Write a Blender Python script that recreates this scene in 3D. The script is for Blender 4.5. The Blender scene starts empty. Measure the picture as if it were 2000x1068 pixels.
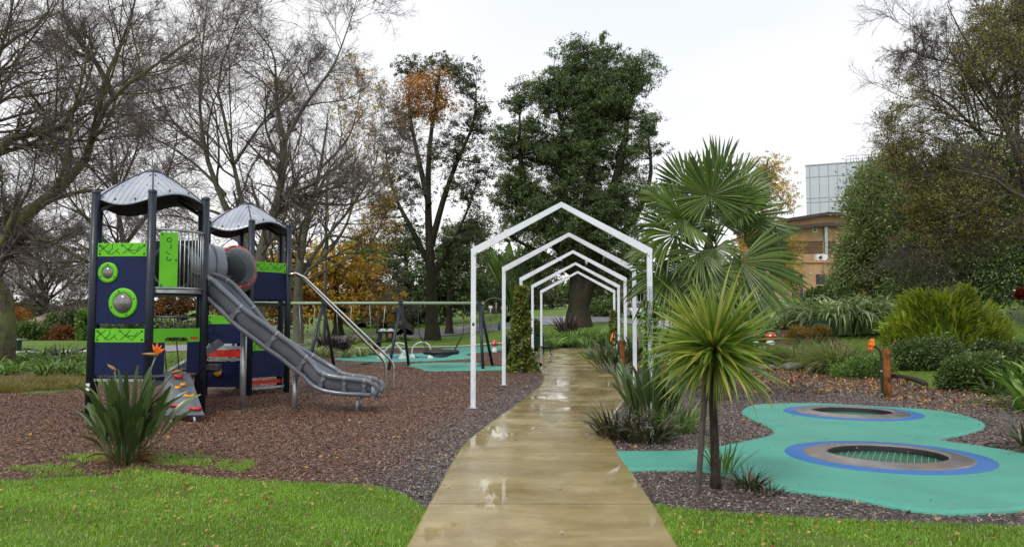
import bpy, math, random
import numpy as np
from mathutils import Vector
from mathutils.geometry import tessellate_polygon
random.seed(7); RG = np.random.default_rng(11)
PI = math.pi; R = math.radians
SC = bpy.context.scene; COL = SC.collection
# ------------------------------------------------------------------ camera, sky, sun, exposure
F = 1530.0; TILT = R(3.4); CAMZ = 1.6
cam_d = bpy.data.cameras.new('camera'); cam_d.lens = 36*F/2000; cam_d.sensor_width = 36
cam_d.clip_end = 3000; cam_d.clip_start = 0.05
cam = bpy.data.objects.new('camera', cam_d); COL.objects.link(cam)
cam.location = (0, 0, CAMZ); cam.rotation_euler = (PI/2+TILT, 0, 0); SC.camera = cam
SUN_EL, SUN_AZ = 52, 215         # compass-like: degrees clockwise from +Y
w = bpy.data.worlds.new('World'); SC.world = w; w.use_nodes = True
nt = w.node_tree; nt.nodes.clear(); N = nt.nodes.new; K = nt.links.new
out = N('ShaderNodeOutputWorld'); bg = N('ShaderNodeBackground'); sky = N('ShaderNodeTexSky')
sky.sky_type = 'NISHITA'; sky.sun_disc = False; sky.sun_elevation = R(SUN_EL); sky.sun_rotation = R(SUN_AZ)
hs = N('ShaderNodeHueSaturation'); hs.inputs['Saturation'].default_value = 0.25; K(sky.outputs[0], hs.inputs['Color'])
tc = N('ShaderNodeTexCoord'); nz = N('ShaderNodeTexNoise'); nz.inputs['Scale'].default_value = 1.3; nz.inputs['Detail'].default_value = 4
mp = N('ShaderNodeMapping'); mp.inputs['Scale'].default_value = (1, 1, 2.6); mp.inputs['Location'].default_value = (0.9, 0.35, 0.2)
K(tc.outputs['Generated'], mp.inputs[0]); K(mp.outputs[0], nz.inputs['Vector'])
cr = N('ShaderNodeValToRGB'); K(nz.outputs['Fac'], cr.inputs[0])
cr.color_ramp.elements[0].position = 0.30; cr.color_ramp.elements[0].color = (0.86, 0.895, 0.955, 1)
cr.color_ramp.elements[1].position = 0.50; cr.color_ramp.elements[1].color = (1.0, 1.0, 1.0, 1)
ml = N('ShaderNodeVectorMath'); ml.operation = 'SCALE'; ml.inputs['Scale'].default_value = 7.3; K(cr.outputs[0], ml.inputs[0])
mx = N('ShaderNodeMix'); mx.data_type = 'RGBA'; mx.inputs[0].default_value = 0.86
K(hs.outputs[0], mx.inputs[6]); K(ml.outputs[0], mx.inputs[7]); K(mx.outputs[2], bg.inputs[0])
bg.inputs[1].default_value = 0.12; K(bg.outputs[0], out.inputs[0])
sd = bpy.data.lights.new('sun', 'SUN'); sd.energy = 1.5; sd.angle = R(10); sd.color = (1, .96, .9)
sun = bpy.data.objects.new('sun', sd); COL.objects.link(sun); sun.location = (0, 0, 40)
az = R(SUN_AZ); el = R(SUN_EL)
sv = Vector((math.sin(az)*math.cos(el), math.cos(az)*math.cos(el), math.sin(el)))
sun.rotation_euler = sv.to_track_quat('Z', 'Y').to_euler()
SC.view_settings.view_transform = 'Standard'; SC.view_settings.look = 'None'
SC.view_settings.exposure = 0.38; SC.view_settings.gamma = 1
# ------------------------------------------------------------------ coordinates
CT, ST = math.cos(TILT), math.sin(TILT)
def ray(u, v):
    a = (u-1000)/F; b = (534-v)/F
    return np.array([a, CT-b*ST, ST+b*CT])
def at(u, v, Y):
    d = ray(u, v); s = Y/d[1]
    return np.array([d[0]*s, Y, CAMZ+d[2]*s])
def ss(a, b, t): t = np.clip((t-a)/(b-a), 0, 1); return t*t*(3-2*t)
HY = [0, 22, 26, 30, 37, 45, 57, 70, 90, 120, 300, 900]
HR = [0, 0, .12, .62, 1.55, 2.35, 3.05, 3.6, 4.2, 4.8, 8, 12]
HC = [0, 0, 0, 0, 0, .12, 1.22, 1.72, 2.7, 4.0, 8, 12]
HL = [0, 0, 0, 0, 0, 0, .02, .45, 2.0, 3.6, 7, 11]
HF = [0, 0, 0, 0, 0, 0, 0, 0, .2, .5, 2, 4]
def tz(x, y):
    x = np.asarray(x, float); y = np.asarray(y, float)
    yy = np.maximum(y, 1.0); u = x/yy*F+1000
    a = ss(100, 500, u); b = ss(880, 1060, u); c = ss(1230, 1480, u)
    z = np.interp(y, HY, HF)*(1-a)+np.interp(y, HY, HL)*a
    z = z*(1-b)+np.interp(y, HY, HC)*b
    return z*(1-c)+np.interp(y, HY, HR)*c
def G(u, v, off=0.0):
    d = ray(u, v); prev = 1.0; Y = 1.0
    while Y < 600:
        p = at(u, v, Y)
        if p[2] < float(tz(p[0], Y))+off:
            lo, hi = prev, Y
            for _ in range(18):
                m = (lo+hi)/2; q = at(u, v, m)
                if q[2] < float(tz(q[0], m))+off: hi = m
                else: lo = m
            q = at(u, v, hi); q[2] = float(tz(q[0], hi))+off; return q
        prev = Y; Y *= 1.02
    p = at(u, v, 600); return p
def spline(pts, n=6, closed=False):
    P = [np.array(p, float) for p in pts]; o = []; m = len(P)
    rng = range(m) if closed else range(m-1)
    for i in rng:
        p0 = P[(i-1) % m] if closed or i > 0 else P[0]; p1 = P[i]; p2 = P[(i+1) % m]
        p3 = P[(i+2) % m] if closed or i+2 < m else P[-1]
        for k in range(n):
            t = k/n
            o.append(.5*((2*p1)+(-p0+p2)*t+(2*p0-5*p1+4*p2-p3)*t*t+(-p0+3*p1-3*p2+p3)*t**3))
    if not closed: o.append(P[-1])
    return np.array(o)
def inpoly(x, y, poly):
    x = np.asarray(x); y = np.asarray(y); r = np.zeros(x.shape, bool); n = len(poly); j = n-1
    for i in range(n):
        xi, yi = poly[i][0], poly[i][1]; xj, yj = poly[j][0], poly[j][1]
        if yi != yj: r ^= ((yi > y) != (yj > y)) & (x < (xj-xi)*(y-yi)/(yj-yi)+xi)
        j = i
    return r
# ------------------------------------------------------------------ object helpers
def tag(o, label=None, cat=None, group=None, kind=None):
    if label: o['label'] = label
    if cat: o['category'] = cat
    if group: o['group'] = group
    if kind: o['kind'] = kind
    return o
def thing(name, label, cat, loc=(0, 0, 0), rz=0, group=None):
    o = bpy.data.objects.new(name, None); COL.objects.link(o); o.empty_display_size = .2
    o.location = loc; o.rotation_euler = (0, 0, rz); return tag(o, label, cat, group)
def link(name, me, mats, parent=None, smooth=False):
    for m in (mats if isinstance(mats, (list, tuple)) else [mats]): me.materials.append(m)
    if smooth: me.polygons.foreach_set('use_smooth', [True]*len(me.polygons))
    o = bpy.data.objects.new(name, me); COL.objects.link(o)
    if parent is not None: o.parent = parent
    return o
def copy_tree(o, parent=None):
    c = o.copy(); COL.objects.link(c); c.parent = parent
    for ch in [q for q in COL.objects if q.parent == o]: copy_tree(ch, c)
    return c
def fm(name, VF, mats, parent=None, smooth=False, loc=None, attrs=None):
    """fast mesh from list of (V, F) or (V, F, matindex)"""
    Vs = []; nf = []; idx = []; mi = []; off = 0
    for e in VF:
        V, Fa = e[0], e[1]; m = e[2] if len(e) > 2 else 0
        if len(V) == 0: continue
        Vs.append(V); idx.append((Fa+off).ravel()); nf.append(np.full(len(Fa), Fa.shape[1])); mi.append(np.full(len(Fa), m)); off += len(V)
    V = np.concatenate(Vs); I = np.concatenate(idx); NF = np.concatenate(nf); MI = np.concatenate(mi)
    if loc is not None: V = V-np.array(loc)
    me = bpy.data.meshes.new(name); me.vertices.add(len(V)); me.vertices.foreach_set('co', V.astype(np.float32).ravel())
    me.loops.add(len(I)); me.loops.foreach_set('vertex_index', I.astype(np.int32))
    me.polygons.add(len(NF)); st = np.concatenate([[0], np.cumsum(NF)[:-1]])
    me.polygons.foreach_set('loop_start', st.astype(np.int32))
    me.polygons.foreach_set('material_index', MI.astype(np.int32))
    me.update(calc_edges=True); me.validate()
    o = link(name, me, mats, parent, smooth)
    if loc is not None: o.location = loc
    return o
class MB:
    def __init__(s): s.v = []; s.f = []; s.m = []; s.sm = []
    def add(s, V, Fs, m=0, sm=False):
        o = len(s.v); s.v += [tuple(map(float, p)) for p in V]
        for f in Fs: s.f.append(tuple(i+o for i in f)); s.m.append(m); s.sm.append(sm)
        return s
    def box(s, a, b, m=0):
        x0, y0, z0 = a; x1, y1, z1 = b
        return s.add([(x0, y0, z0), (x1, y0, z0), (x1, y1, z0), (x0, y1, z0), (x0, y0, z1), (x1, y0, z1), (x1, y1, z1), (x0, y1, z1)],
                     [(0, 3, 2, 1), (4, 5, 6, 7), (0, 1, 5, 4), (1, 2, 6, 5), (2, 3, 7, 6), (3, 0, 4, 7)], m)
    def tbox(s, f, a, b, m=0):        # box through a mapping f(u,v,w)->point
        o = len(s.v); s.box(a, b, m)
        for i in range(o, len(s.v)): s.v[i] = tuple(map(float, f(*s.v[i])))
        return s
    def bar(s, p, q, wx, wy, m=0, up=(0, 0, 1), bev=0.0):
        p = Vector(p); q = Vector(q); d = (q-p).normalized(); u = Vector(up)
        if abs(d.dot(u)) > .99: u = Vector((0, 1, 0))
        a = d.cross(u).normalized(); b = a.cross(d).normalized()
        V = []
        hx, hy = wx/2, wy/2
        prof = [(-hx, -hy), (hx, -hy), (hx, hy), (-hx, hy)] if bev <= 0 else [(-hx+bev, -hy), (hx-bev, -hy), (hx, -hy+bev), (hx, hy-bev), (hx-bev, hy), (-hx+bev, hy), (-hx, hy-bev), (-hx, -hy+bev)]
        for c in (p, q):
            for x, y in prof: V.append(c+a*x+b*y)
        n = len(prof)
        return s.add(V, [tuple(range(n))[::-1], tuple(range(n, 2*n))]+[(i, (i+1) % n, n+(i+1) % n, n+i) for i in range(n)], m)
    def tube(s, pts, r, n=10, m=0, cap=True, sm=True):
        P = [Vector(p) for p in pts]; k = len(P); rr = r if hasattr(r, '__len__') else [r]*k
        T = [(P[min(i+1, k-1)]-P[max(i-1, 0)]).normalized() for i in range(k)]
        u = T[0].cross(Vector((0, 0, 1)))
        if u.length < .05: u = T[0].cross(Vector((0, 1, 0)))
        u.normalize(); V = []
        for i in range(k):
            u = (u-T[i]*u.dot(T[i])).normalized(); v = T[i].cross(u)
            for j in range(n):
                a = 2*PI*j/n; V.append(P[i]+(u*math.cos(a)+v*math.sin(a))*rr[i])
        Fs = [(i*n+j, i*n+(j+1) % n, (i+1)*n+(j+1) % n, (i+1)*n+j) for i in range(k-1) for j in range(n)]
        s.add(V, Fs, m, sm)
        if cap: o = len(s.v)-k*n; s.f += [tuple(o+j for j in range(n))[::-1], tuple(o+(k-1)*n+j for j in range(n))]; s.m += [m, m]; s.sm += [False, False]
        return s
    def lathe(s, prof, c=(0, 0, 0), n=24, axis=None, m=0, sm=True):
        c = Vector(c); ax = Vector((0, 0, 1) if axis is None else tuple(map(float, axis))).normalized()
        u = ax.cross(Vector((0, 0, 1)))
        if u.length < .05: u = Vector((1, 0, 0))
        u.normalize(); v = ax.cross(u); V = []
        for r, h in prof:
            for j in range(n):
                a = 2*PI*j/n; V.append(c+ax*h+(u*math.cos(a)+v*math.sin(a))*r)
        k = len(prof)
        return s.add(V, [(i*n+j, i*n+(j+1) % n, (i+1)*n+(j+1) % n, (i+1)*n+j) for i in range(k-1) for j in range(n)], m, sm)
    def build(s, name, mats, parent=None, loc=None):
        me = bpy.data.meshes.new(name)
        v = s.v if loc is None else [(p[0]-loc[0], p[1]-loc[1], p[2]-loc[2]) for p in s.v]
        me.from_pydata(v, [], s.f); me.polygons.foreach_set('material_index', s.m); me.polygons.foreach_set('use_smooth', s.sm)
        me.update(); o = link(name, me, mats, parent)
        if loc is not None: o.location = loc
        return o
# ------------------------------------------------------------------ materials
def hexc(h):
    c = [int(h[i:i+2], 16)/255 for i in (0, 2, 4)]; return tuple(((x+.055)/1.055)**2.4 if x > .04045 else x/12.92 for x in c)
def newmat(name):
    m = bpy.data.materials.new(name); m.use_nodes = True; t = m.node_tree; t.nodes.clear()
    o = t.nodes.new('ShaderNodeOutputMaterial'); b = t.nodes.new('ShaderNodeBsdfPrincipled'); t.links.new(b.outputs[0], o.inputs[0])
    return m, t, b
def nd(t, ty, **kw):
    n = t.nodes.new(ty)
    for k, v in kw.items():
        if k.startswith('i_'):
            key = k[2:].replace('_', ' '); n.inputs[int(key) if key.isdigit() else key].default_value = v
        else: setattr(n, k, v)
    return n
def ramp(t, fac, stops):
    r = t.nodes.new('ShaderNodeValToRGB'); e = r.color_ramp.elements
    while len(e) < len(stops): e.new(.5)
    for i, (p, c) in enumerate(stops): e[i].position = p; e[i].color = (*c, 1)
    t.links.new(fac, r.inputs[0]); return r.outputs[0]
def mixc(t, f, a, b, bt='MIX'):
    m = t.nodes.new('ShaderNodeMix'); m.data_type = 'RGBA'; m.blend_type = bt
    for s, v in ((0, f), (6, a), (7, b)):
        if hasattr(v, 'is_output') or hasattr(v, 'links'): t.links.new(v, m.inputs[s])
        else: m.inputs[s].default_value = v if s == 0 else (*v, 1)
    return m.outputs[2]
def objco(t, sc=(1, 1, 1)):
    g = t.nodes.new('ShaderNodeNewGeometry'); m = t.nodes.new('ShaderNodeMapping'); m.inputs['Scale'].default_value = sc
    t.links.new(g.outputs['Position'], m.inputs[0]); return m.outputs[0]
def noise(t, co, scale, det=3, rough=.55, dist=0.0):
    n = t.nodes.new('ShaderNodeTexNoise'); n.inputs['Scale'].default_value = scale; n.inputs['Detail'].default_value = det
    n.inputs['Roughness'].default_value = rough; n.inputs['Distortion'].default_value = dist
    t.links.new(co, n.inputs['Vector']); return n.outputs['Fac']
def bump(t, b, h, st, dist=.02):
    n = t.nodes.new('ShaderNodeBump'); n.inputs['Strength'].default_value = st; n.inputs['Distance'].default_value = dist
    t.links.new(h, n.inputs['Height']); t.links.new(n.outputs[0], b.inputs['Normal'])
def M(name, c, rough=.5, var=.25, scale=6, metal=0.0, spec=.5, bmp=0.0, bscale=60, coat=0.0, dirt=None):
    m, t, b = newmat(name); co = objco(t); n = noise(t, co, scale, 5)
    lo = tuple(x*(1-var) for x in c); hi = tuple(min(1, x*(1+var)) for x in c)
    col = ramp(t, n, [(.3, lo), (.7, hi)])
    if dirt:
        n2 = noise(t, co, 2.3, 8, .7); f = ramp(t, n2, [(.5, (0, 0, 0)), (.72, (.7, .7, .7))]); col = mixc(t, f, col, dirt)
    t.links.new(col, b.inputs['Base Color'])
    b.inputs['Metallic'].default_value = metal; b.inputs['Specular IOR Level'].default_value = spec; b.inputs['Coat Weight'].default_value = coat
    r = ramp(t, noise(t, co, scale*2.3, 4), [(.3, (rough*.75,)*3), (.7, (min(1, rough*1.2),)*3)]); t.links.new(r, b.inputs['Roughness'])
    if bmp: bump(t, b, noise(t, co, bscale, 3), bmp)
    return m
def LEAF(name, stops, rough=.45, trans=.25, spec=.5, big=None):
    m, t, b = newmat(name); g = t.nodes.new('ShaderNodeNewGeometry')
    col = ramp(t, g.outputs['Random Per Island'], stops)
    co = objco(t); n = noise(t, co, .9, 2)
    col = mixc(t, .8, col, ramp(t, n, [(.3, (.62, .62, .62)), (.7, (1.25, 1.25, 1.2))]), 'MULTIPLY')
    if big: col = mixc(t, ramp(t, noise(t, co, big[1], 2), [(.5, (0, 0, 0)), (.6, (.85,)*3)]), col, big[0])
    t.links.new(col, b.inputs['Base Color']); b.inputs['Roughness'].default_value = rough; b.inputs['Specular IOR Level'].default_value = spec
    if trans:
        tr = t.nodes.new('ShaderNodeBsdfTranslucent'); mxs = t.nodes.new('ShaderNodeMixShader'); mxs.inputs[0].default_value = trans
        t.links.new(mixc(t, 1.0, col, (1.3, 1.35, .7), 'MULTIPLY'), tr.inputs[0])
        o = [q for q in t.nodes if q.type == 'OUTPUT_MATERIAL'][0]
        t.links.new(b.outputs[0], mxs.inputs[1]); t.links.new(tr.outputs[0], mxs.inputs[2]); t.links.new(mxs.outputs[0], o.inputs[0])
    return m
def BARK(name, c1, c2, c3=None, sc=3, bmp=.6):
    m, t, b = newmat(name); co = objco(t, (1, 1, .3)); n = noise(t, co, sc*4, 6, .7)
    col = ramp(t, n, [(.35, c1), (.65, c2)])
    if c3: col = mixc(t, ramp(t, noise(t, objco(t), sc*.7, 5, .7), [(.42, (0, 0, 0)), (.6, (.9,)*3)]), col, c3)
    t.links.new(col, b.inputs['Base Color']); b.inputs['Roughness'].default_value = .85; b.inputs['Specular IOR Level'].default_value = .25
    bump(t, b, n, bmp, .04); return m
white = M('white_paint', (.72, .76, .84), .35, .05, 3, dirt=(.5, .53, .55))
charcoal = M('charcoal_paint', (.014, .022, .036), .42, .25, 5, spec=.4)
navy = M('navy_plastic', (.003, .010, .060), .5, .18, 4, spec=.3, dirt=(.006, .014, .055))
lime = M('lime_plastic', (.13, .52, .02), .45, .08, 4, spec=.3)
darkline = M('engraved_black', (.01, .014, .01), .5)
roofm, t, b = newmat('roof_plastic'); a = nd(t, 'ShaderNodeAttribute', attribute_name='tang')
mo = nd(t, 'ShaderNodeMath', operation='PINGPONG'); mo.inputs[1].default_value = .05; t.links.new(a.outputs['Fac'], mo.inputs[0])
gr = ramp(t, mo.outputs[0], [(.0, (0, 0, 0)), (.006, (1, 1, 1))])
cc = ramp(t, noise(t, objco(t), 3.5, 5, .6), [(.35, (.27, .30, .37)), (.7, (.40, .43, .50))])
t.links.new(mixc(t, gr, (.06, .07, .09), cc), b.inputs['Base Color']); b.inputs['Roughness'].default_value = .3; bump(t, b, gr, .5, .01)
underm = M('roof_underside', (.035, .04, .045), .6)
steel = M('galvanised_steel', (.42, .45, .47), .42, .25, 9, metal=.75)
stain = M('stainless_steel', (.62, .62, .62), .22, .1, 9, metal=1.0)
slidem = M('slide_plastic', (.115, .128, .155), .24, .15, 3, coat=.25, dirt=(.12, .12, .135))
slideL = M('slide_bed', (.17, .195, .24), .18, .12, 3, coat=.4)
tubem = M('tube_plastic', (.19, .21, .25), .3, .12, 3, coat=.2)
redp = M('red_plastic', (.55, .025, .02), .35, .15, 6)
yelp = M('yellow_plastic', (.72, .30, .015), .35, .15, 6)
orgp = M('orange_plastic', (.85, .17, .01), .35, .12, 6)
bluep = M('blue_plastic', (.015, .17, .46), .35, .12, 6)
blackp = M('black_rubber', (.012, .012, .014), .55, .3, 12)
ropem = M('grey_rope', (.22, .21, .2), .8, .3, 30)
sagem = M('sage_paint', (.27, .36, .24), .4, .1, 3)
greenp = M('green_paint', (.008, .07, .045), .4, .2, 6)
dkgreen = M('dark_green_metal', (.01, .035, .02), .35, .2, 6)
stonew = M('cream_render', (.55, .49, .38), .8, .1, 4)
rock = M('grey_rock', (.12, .115, .11), .85, .5, 5, bmp=.6, bscale=9)
paper = M('plain_white_print', (.75, .75, .75), .5, .05)
def clear(name, f, c=(.8, .85, .9)):
    m, t, b = newmat(name); o = [q for q in t.nodes if q.type == 'OUTPUT_MATERIAL'][0]
    tr = nd(t, 'ShaderNodeBsdfTransparent'); tr.inputs[0].default_value = (*c, 1); mx = nd(t, 'ShaderNodeMixShader')
    b.inputs['Base Color'].default_value = (.20, .24, .25, 1); b.inputs['Roughness'].default_value = .08
    lw = nd(t, 'ShaderNodeLayerWeight'); lw.inputs[0].default_value = .35
    fr = nd(t, 'ShaderNodeMath', operation='MULTIPLY_ADD'); fr.inputs[1].default_value = .7; fr.inputs[2].default_value = f; fr.use_clamp = True
    t.links.new(lw.outputs['Facing'], fr.inputs[0]); t.links.new(fr.outputs[0], mx.inputs[0])
    t.links.new(tr.outputs[0], mx.inputs[1]); t.links.new(b.outputs[0], mx.inputs[2]); t.links.new(mx.outputs[0], o.inputs[0]); return m
bubble = clear('clear_bubble', .16)
domem, t, b = newmat('smoky_dome'); b.inputs['Base Color'].default_value = (.10, .105, .11, 1); b.inputs['Roughness'].default_value = .1; b.inputs['Coat Weight'].default_value = 1
t.links.new(ramp(t, noise(t, objco(t), 5, 3), [(.3, (.07, .075, .08)), (.7, (.22, .22, .22))]), b.inputs['Base Color'])
def RUBBER(name, c, rough=.45):
    m, t, b = newmat(name); co = objco(t); v = nd(t, 'ShaderNodeTexVoronoi', i_Scale=260.0); t.links.new(co, v.inputs['Vector'])
    sep = nd(t, 'ShaderNodeSeparateColor'); t.links.new(v.outputs['Color'], sep.inputs[0])
    g = ramp(t, sep.outputs[0], [(0, tuple(x*.62 for x in c)), (.55, c), (1, tuple(min(1, x*1.28) for x in c))])
    g = mixc(t, ramp(t, noise(t, co, 1.1, 6, .65), [(.35, (.6,)*3), (.7, (0, 0, 0))]), g, tuple(x*.68 for x in c))
    g = mixc(t, ramp(t, noise(t, co, 38, 4, .8), [(.3, (.55,)*3), (.55, (0, 0, 0))]), g, tuple(x*.6 for x in c))
    g = mixc(t, ramp(t, noise(t, objco(t, (.5, 1, 1)), 3.1, 6, .75, 1.5), [(.62, (0, 0, 0)), (.75, (.5,)*3)]), g, (.10, .12, .10))
    t.links.new(g, b.inputs['Base Color']); t.links.new(ramp(t, noise(t, co, .8, 4), [(.4, (rough*.8,)*3), (.65, (rough*1.5,)*3)]), b.inputs['Roughness'])
    bump(t, b, v.outputs['Distance'], .5, .006); return m
teal = RUBBER('teal_rubber', (.072, .365, .28)); bluer = RUBBER('blue_rubber', (.025, .15, .46)); greyr = RUBBER('grey_rubber', (.035, .04, .05))
# concrete path: wet exposed aggregate
pathm, t, b = newmat('wet_concrete'); co = objco(t); co2 = objco(t, (.3, 1.0, 1))
base = ramp(t, noise(t, co, 1.4, 8, .65), [(.28, (.30, .235, .11)), (.5, (.42, .34, .165)), (.72, (.52, .435, .24))])
base = mixc(t, ramp(t, noise(t, co2, 2.0, 5, .7, .3), [(.36, (.6,)*3), (.60, (0, 0, 0))]), base, (.17, .125, .05))
yg = nd(t, 'ShaderNodeSeparateXYZ'); t.links.new(co, yg.inputs[0])
base = mixc(t, ramp(t, noise(t, co2, .45, 3), [(.45, (.0,)*3), (.65, (.45,)*3)]), base, (.19, .14, .06))
base = mixc(t, ramp(t, noise(t, co, 170, 2), [(.3, (.4,)*3), (.6, (0, 0, 0))]), base, (.18, .13, .07))
v = nd(t, 'ShaderNodeTexVoronoi', i_Scale=9.0); t.links.new(co, v.inputs['Vector'])
spk = ramp(t, v.outputs['Distance'], [(.05, (1, 1, 1)), (.075, (0, 0, 0))]); base = mixc(t, spk, base, (.5, .42, .27))
t.links.new(base, b.inputs['Base Color'])
wet = noise(t, objco(t, (.8, .45, 1)), 1.7, 6, .62, .3)
t.links.new(ramp(t, wet, [(.36, (.02,)*3), (.45, (.09,)*3), (.56, (.22,)*3), (.75, (.4,)*3)]), b.inputs['Roughness'])
b.inputs['Specular IOR Level'].default_value = .45
hb = nd(t, 'ShaderNodeMath', operation='MULTIPLY'); t.links.new(ramp(t, wet, [(.40, (0, 0, 0)), (.62, (1, 1, 1))]), hb.inputs[0]); t.links.new(noise(t, co, 120, 3), hb.inputs[1]); bump(t, b, hb.outputs[0], .35, .006)
roadm, t, b = newmat('wet_asphalt'); co = objco(t)
t.links.new(ramp(t, noise(t, co, 1.2, 8, .7), [(.3, (.10, .105, .12)), (.7, (.2, .205, .225))]), b.inputs['Base Color']); b.inputs['Roughness'].default_value = .38
kerbm = M('pale_concrete', (.42, .4, .36), .8, .2, 3)
# ground
gm, t, b = newmat('ground_lawn_and_mulch'); co = objco(t)
at_ = nd(t, 'ShaderNodeAttribute', attribute_name='mulch'); at2 = nd(t, 'ShaderNodeAttribute', attribute_name='grey')
v = nd(t, 'ShaderNodeTexVoronoi', i_Scale=55.0); v.inputs['Randomness'].default_value = 1; 
wv = nd(t, 'ShaderNodeMapping'); wv.inputs['Scale'].default_value = (1, 1.6, 1); t.links.new(co, wv.inputs[0])
nzv = nd(t, 'ShaderNodeTexNoise', i_Scale=9.0); t.links.new(co, nzv.inputs['Vector'])
va = nd(t, 'ShaderNodeVectorMath', operation='MULTIPLY_ADD'); t.links.new(nzv.outputs['Color'], va.inputs[0]); va.inputs[1].default_value = (.12, .12, .12); t.links.new(wv.outputs[0], va.inputs[2]); t.links.new(va.outputs[0], v.inputs['Vector'])
sep = nd(t, 'ShaderNodeSeparateColor'); t.links.new(v.outputs['Color'], sep.inputs[0])
mb = ramp(t, sep.outputs[0], [(0, (.05, .024, .014)), (.4, (.13, .062, .036)), (.75, (.21, .105, .062)), (.93, (.30, .17, .1)), (1, (.45, .34, .24))])
mg = ramp(t, sep.outputs[0], [(0, (.03, .029, .032)), (.4, (.08, .076, .08)), (.75, (.15, .14, .145)), (.93, (.21, .19, .18)), (1, (.4, .34, .24))])
gfac = nd(t, 'ShaderNodeMath', operation='ADD'); t.links.new(at2.outputs['Fac'], gfac.inputs[0])
nn = nd(t, 'ShaderNodeMath', operation='MULTIPLY_ADD'); nn.inputs[1].default_value = .9; nn.inputs[2].default_value = -.45; t.links.new(noise(t, co, .8, 4), nn.inputs[0]); t.links.new(nn.outputs[0], gfac.inputs[1]); gfac.use_clamp = True
mulc = mixc(t, gfac.outputs[0], mb, mg)
mulc = mixc(t, ramp(t, v.outputs['Distance'], [(.3, (0, 0, 0)), (.75, (.7,)*3)]), mulc, (.02, .014, .012))
ga = ramp(t, noise(t, co, 26, 6, .8), [(.25, (.055, .11, .008)), (.5, (.11, .2, .014)), (.75, (.17, .27, .025))])
ga = mixc(t, ramp(t, noise(t, co, .35, 5, .6), [(.4, (.0,)*3), (.75, (.6,)*3)]), ga, (.15, .2, .03))
thr = nd(t, 'ShaderNodeMath', operation='MULTIPLY_ADD'); thr.inputs[1].default_value = .7; thr.inputs[2].default_value = -.35; t.links.new(noise(t, co, 7, 5, .7), thr.inputs[0])
ad = nd(t, 'ShaderNodeMath', operation='ADD'); t.links.new(at_.outputs['Fac'], ad.inputs[0]); t.links.new(thr.outputs[0], ad.inputs[1])
fac = ramp(t, ad.outputs[0], [(.46, (0, 0, 0)), (.54, (1, 1, 1))])
t.links.new(mixc(t, fac, ga, mulc), b.inputs['Base Color']); b.inputs['Roughness'].default_value = .62; b.inputs['Specular IOR Level'].default_value = .3
bh = nd(t, 'ShaderNodeMath', operation='ADD'); t.links.new(v.outputs['Distance'], bh.inputs[0]); t.links.new(noise(t, co, 60, 4, .7), bh.inputs[1]); bump(t, b, bh.outputs[0], .9, .03)
# ------------------------------------------------------------------ foliage tools
def ribbons(base, az, e0, L, W, droop, K=6, prof='blade', fold=.15, roll=.35, pw=1.3, rg=RG):
    n = len(az); t = np.linspace(0, 1, K); base = np.asarray(base, float)
    e = e0[:, None]-droop[:, None]*t[None]**pw; em = (e[:, 1:]+e[:, :-1])/2; st = (L/(K-1))[:, None]
    h = np.concatenate([np.zeros((n, 1)), np.cumsum(np.cos(em)*st, 1)], 1); z = np.concatenate([np.zeros((n, 1)), np.cumsum(np.sin(em)*st, 1)], 1)
    ca, sa = np.cos(az)[:, None], np.sin(az)[:, None]
    C = np.stack([h*ca, h*sa, z], 2)+base[:, None]
    side = np.stack([-sa+0*h, ca+0*h, 0*h], 2); nor = np.stack([-np.sin(e)*ca, -np.sin(e)*sa, np.cos(e)], 2)
    r = rg.normal(0, roll, n)[:, None, None]; s2 = side*np.cos(r)+nor*np.sin(r); n2 = nor*np.cos(r)-side*np.sin(r)
    if prof == 'blade': p = np.clip(1.25*np.minimum(.55+1.6*t, 1)*(1-t**2.2), 0.03, 1)
    elif prof == 'grass': p = np.clip(1-t**1.5, .04, 1)
    elif prof == 'paddle': p = np.where(t < .45, .13, np.clip(np.sin(np.clip((t-.42)/.60, 0, 1)*PI)**.7, .06, 1))
    elif prof == 'leaf': p = np.clip(np.sin(np.clip(t*.93+.05, 0, 1)*PI)**.8, .05, 1)
    wd = W[:, None, None]*p[None, :, None]/2
    Lf = C-s2*wd+n2*wd*fold*2; Rt = C+s2*wd+n2*wd*fold*2
    V = np.stack([Lf, C, Rt], 2).reshape(-1, 3)
    i = (np.arange(n)[:, None]*K+np.arange(K-1)[None]).ravel()*3
    Fq = np.concatenate([np.stack([i, i+1, i+4, i+3], 1), np.stack([i+1, i+2, i+5, i+4], 1)])
    return V, Fq
def clump(c, n, L, W, e=(50, 85), droop=(40, 90), spread=.1, K=7, prof='blade', fold=.15, roll=.35, seed=None, pw=1.3):
    rg = np.random.default_rng(seed if seed is not None else int(abs(c[0]*1000+c[1]*77)) % 99991)
    az = rg.uniform(0, 2*PI, n); r = spread*np.sqrt(rg.uniform(0, 1, n))
    a2 = az+rg.normal(0, .5, n)
    base = np.stack([c[0]+r*np.cos(a2), c[1]+r*np.sin(a2), np.full(n, c[2]-.02)], 1)
    return ribbons(base, az, np.radians(rg.uniform(*e, n)), rg.uniform(.6, 1.05, n)*L, rg.uniform(.7, 1.15, n)*W, np.radians(rg.uniform(*droop, n)), K, prof, fold, roll, pw, rg)
def unit(v): return v/np.maximum(np.linalg.norm(v, axis=-1, keepdims=True), 1e-9)
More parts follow.
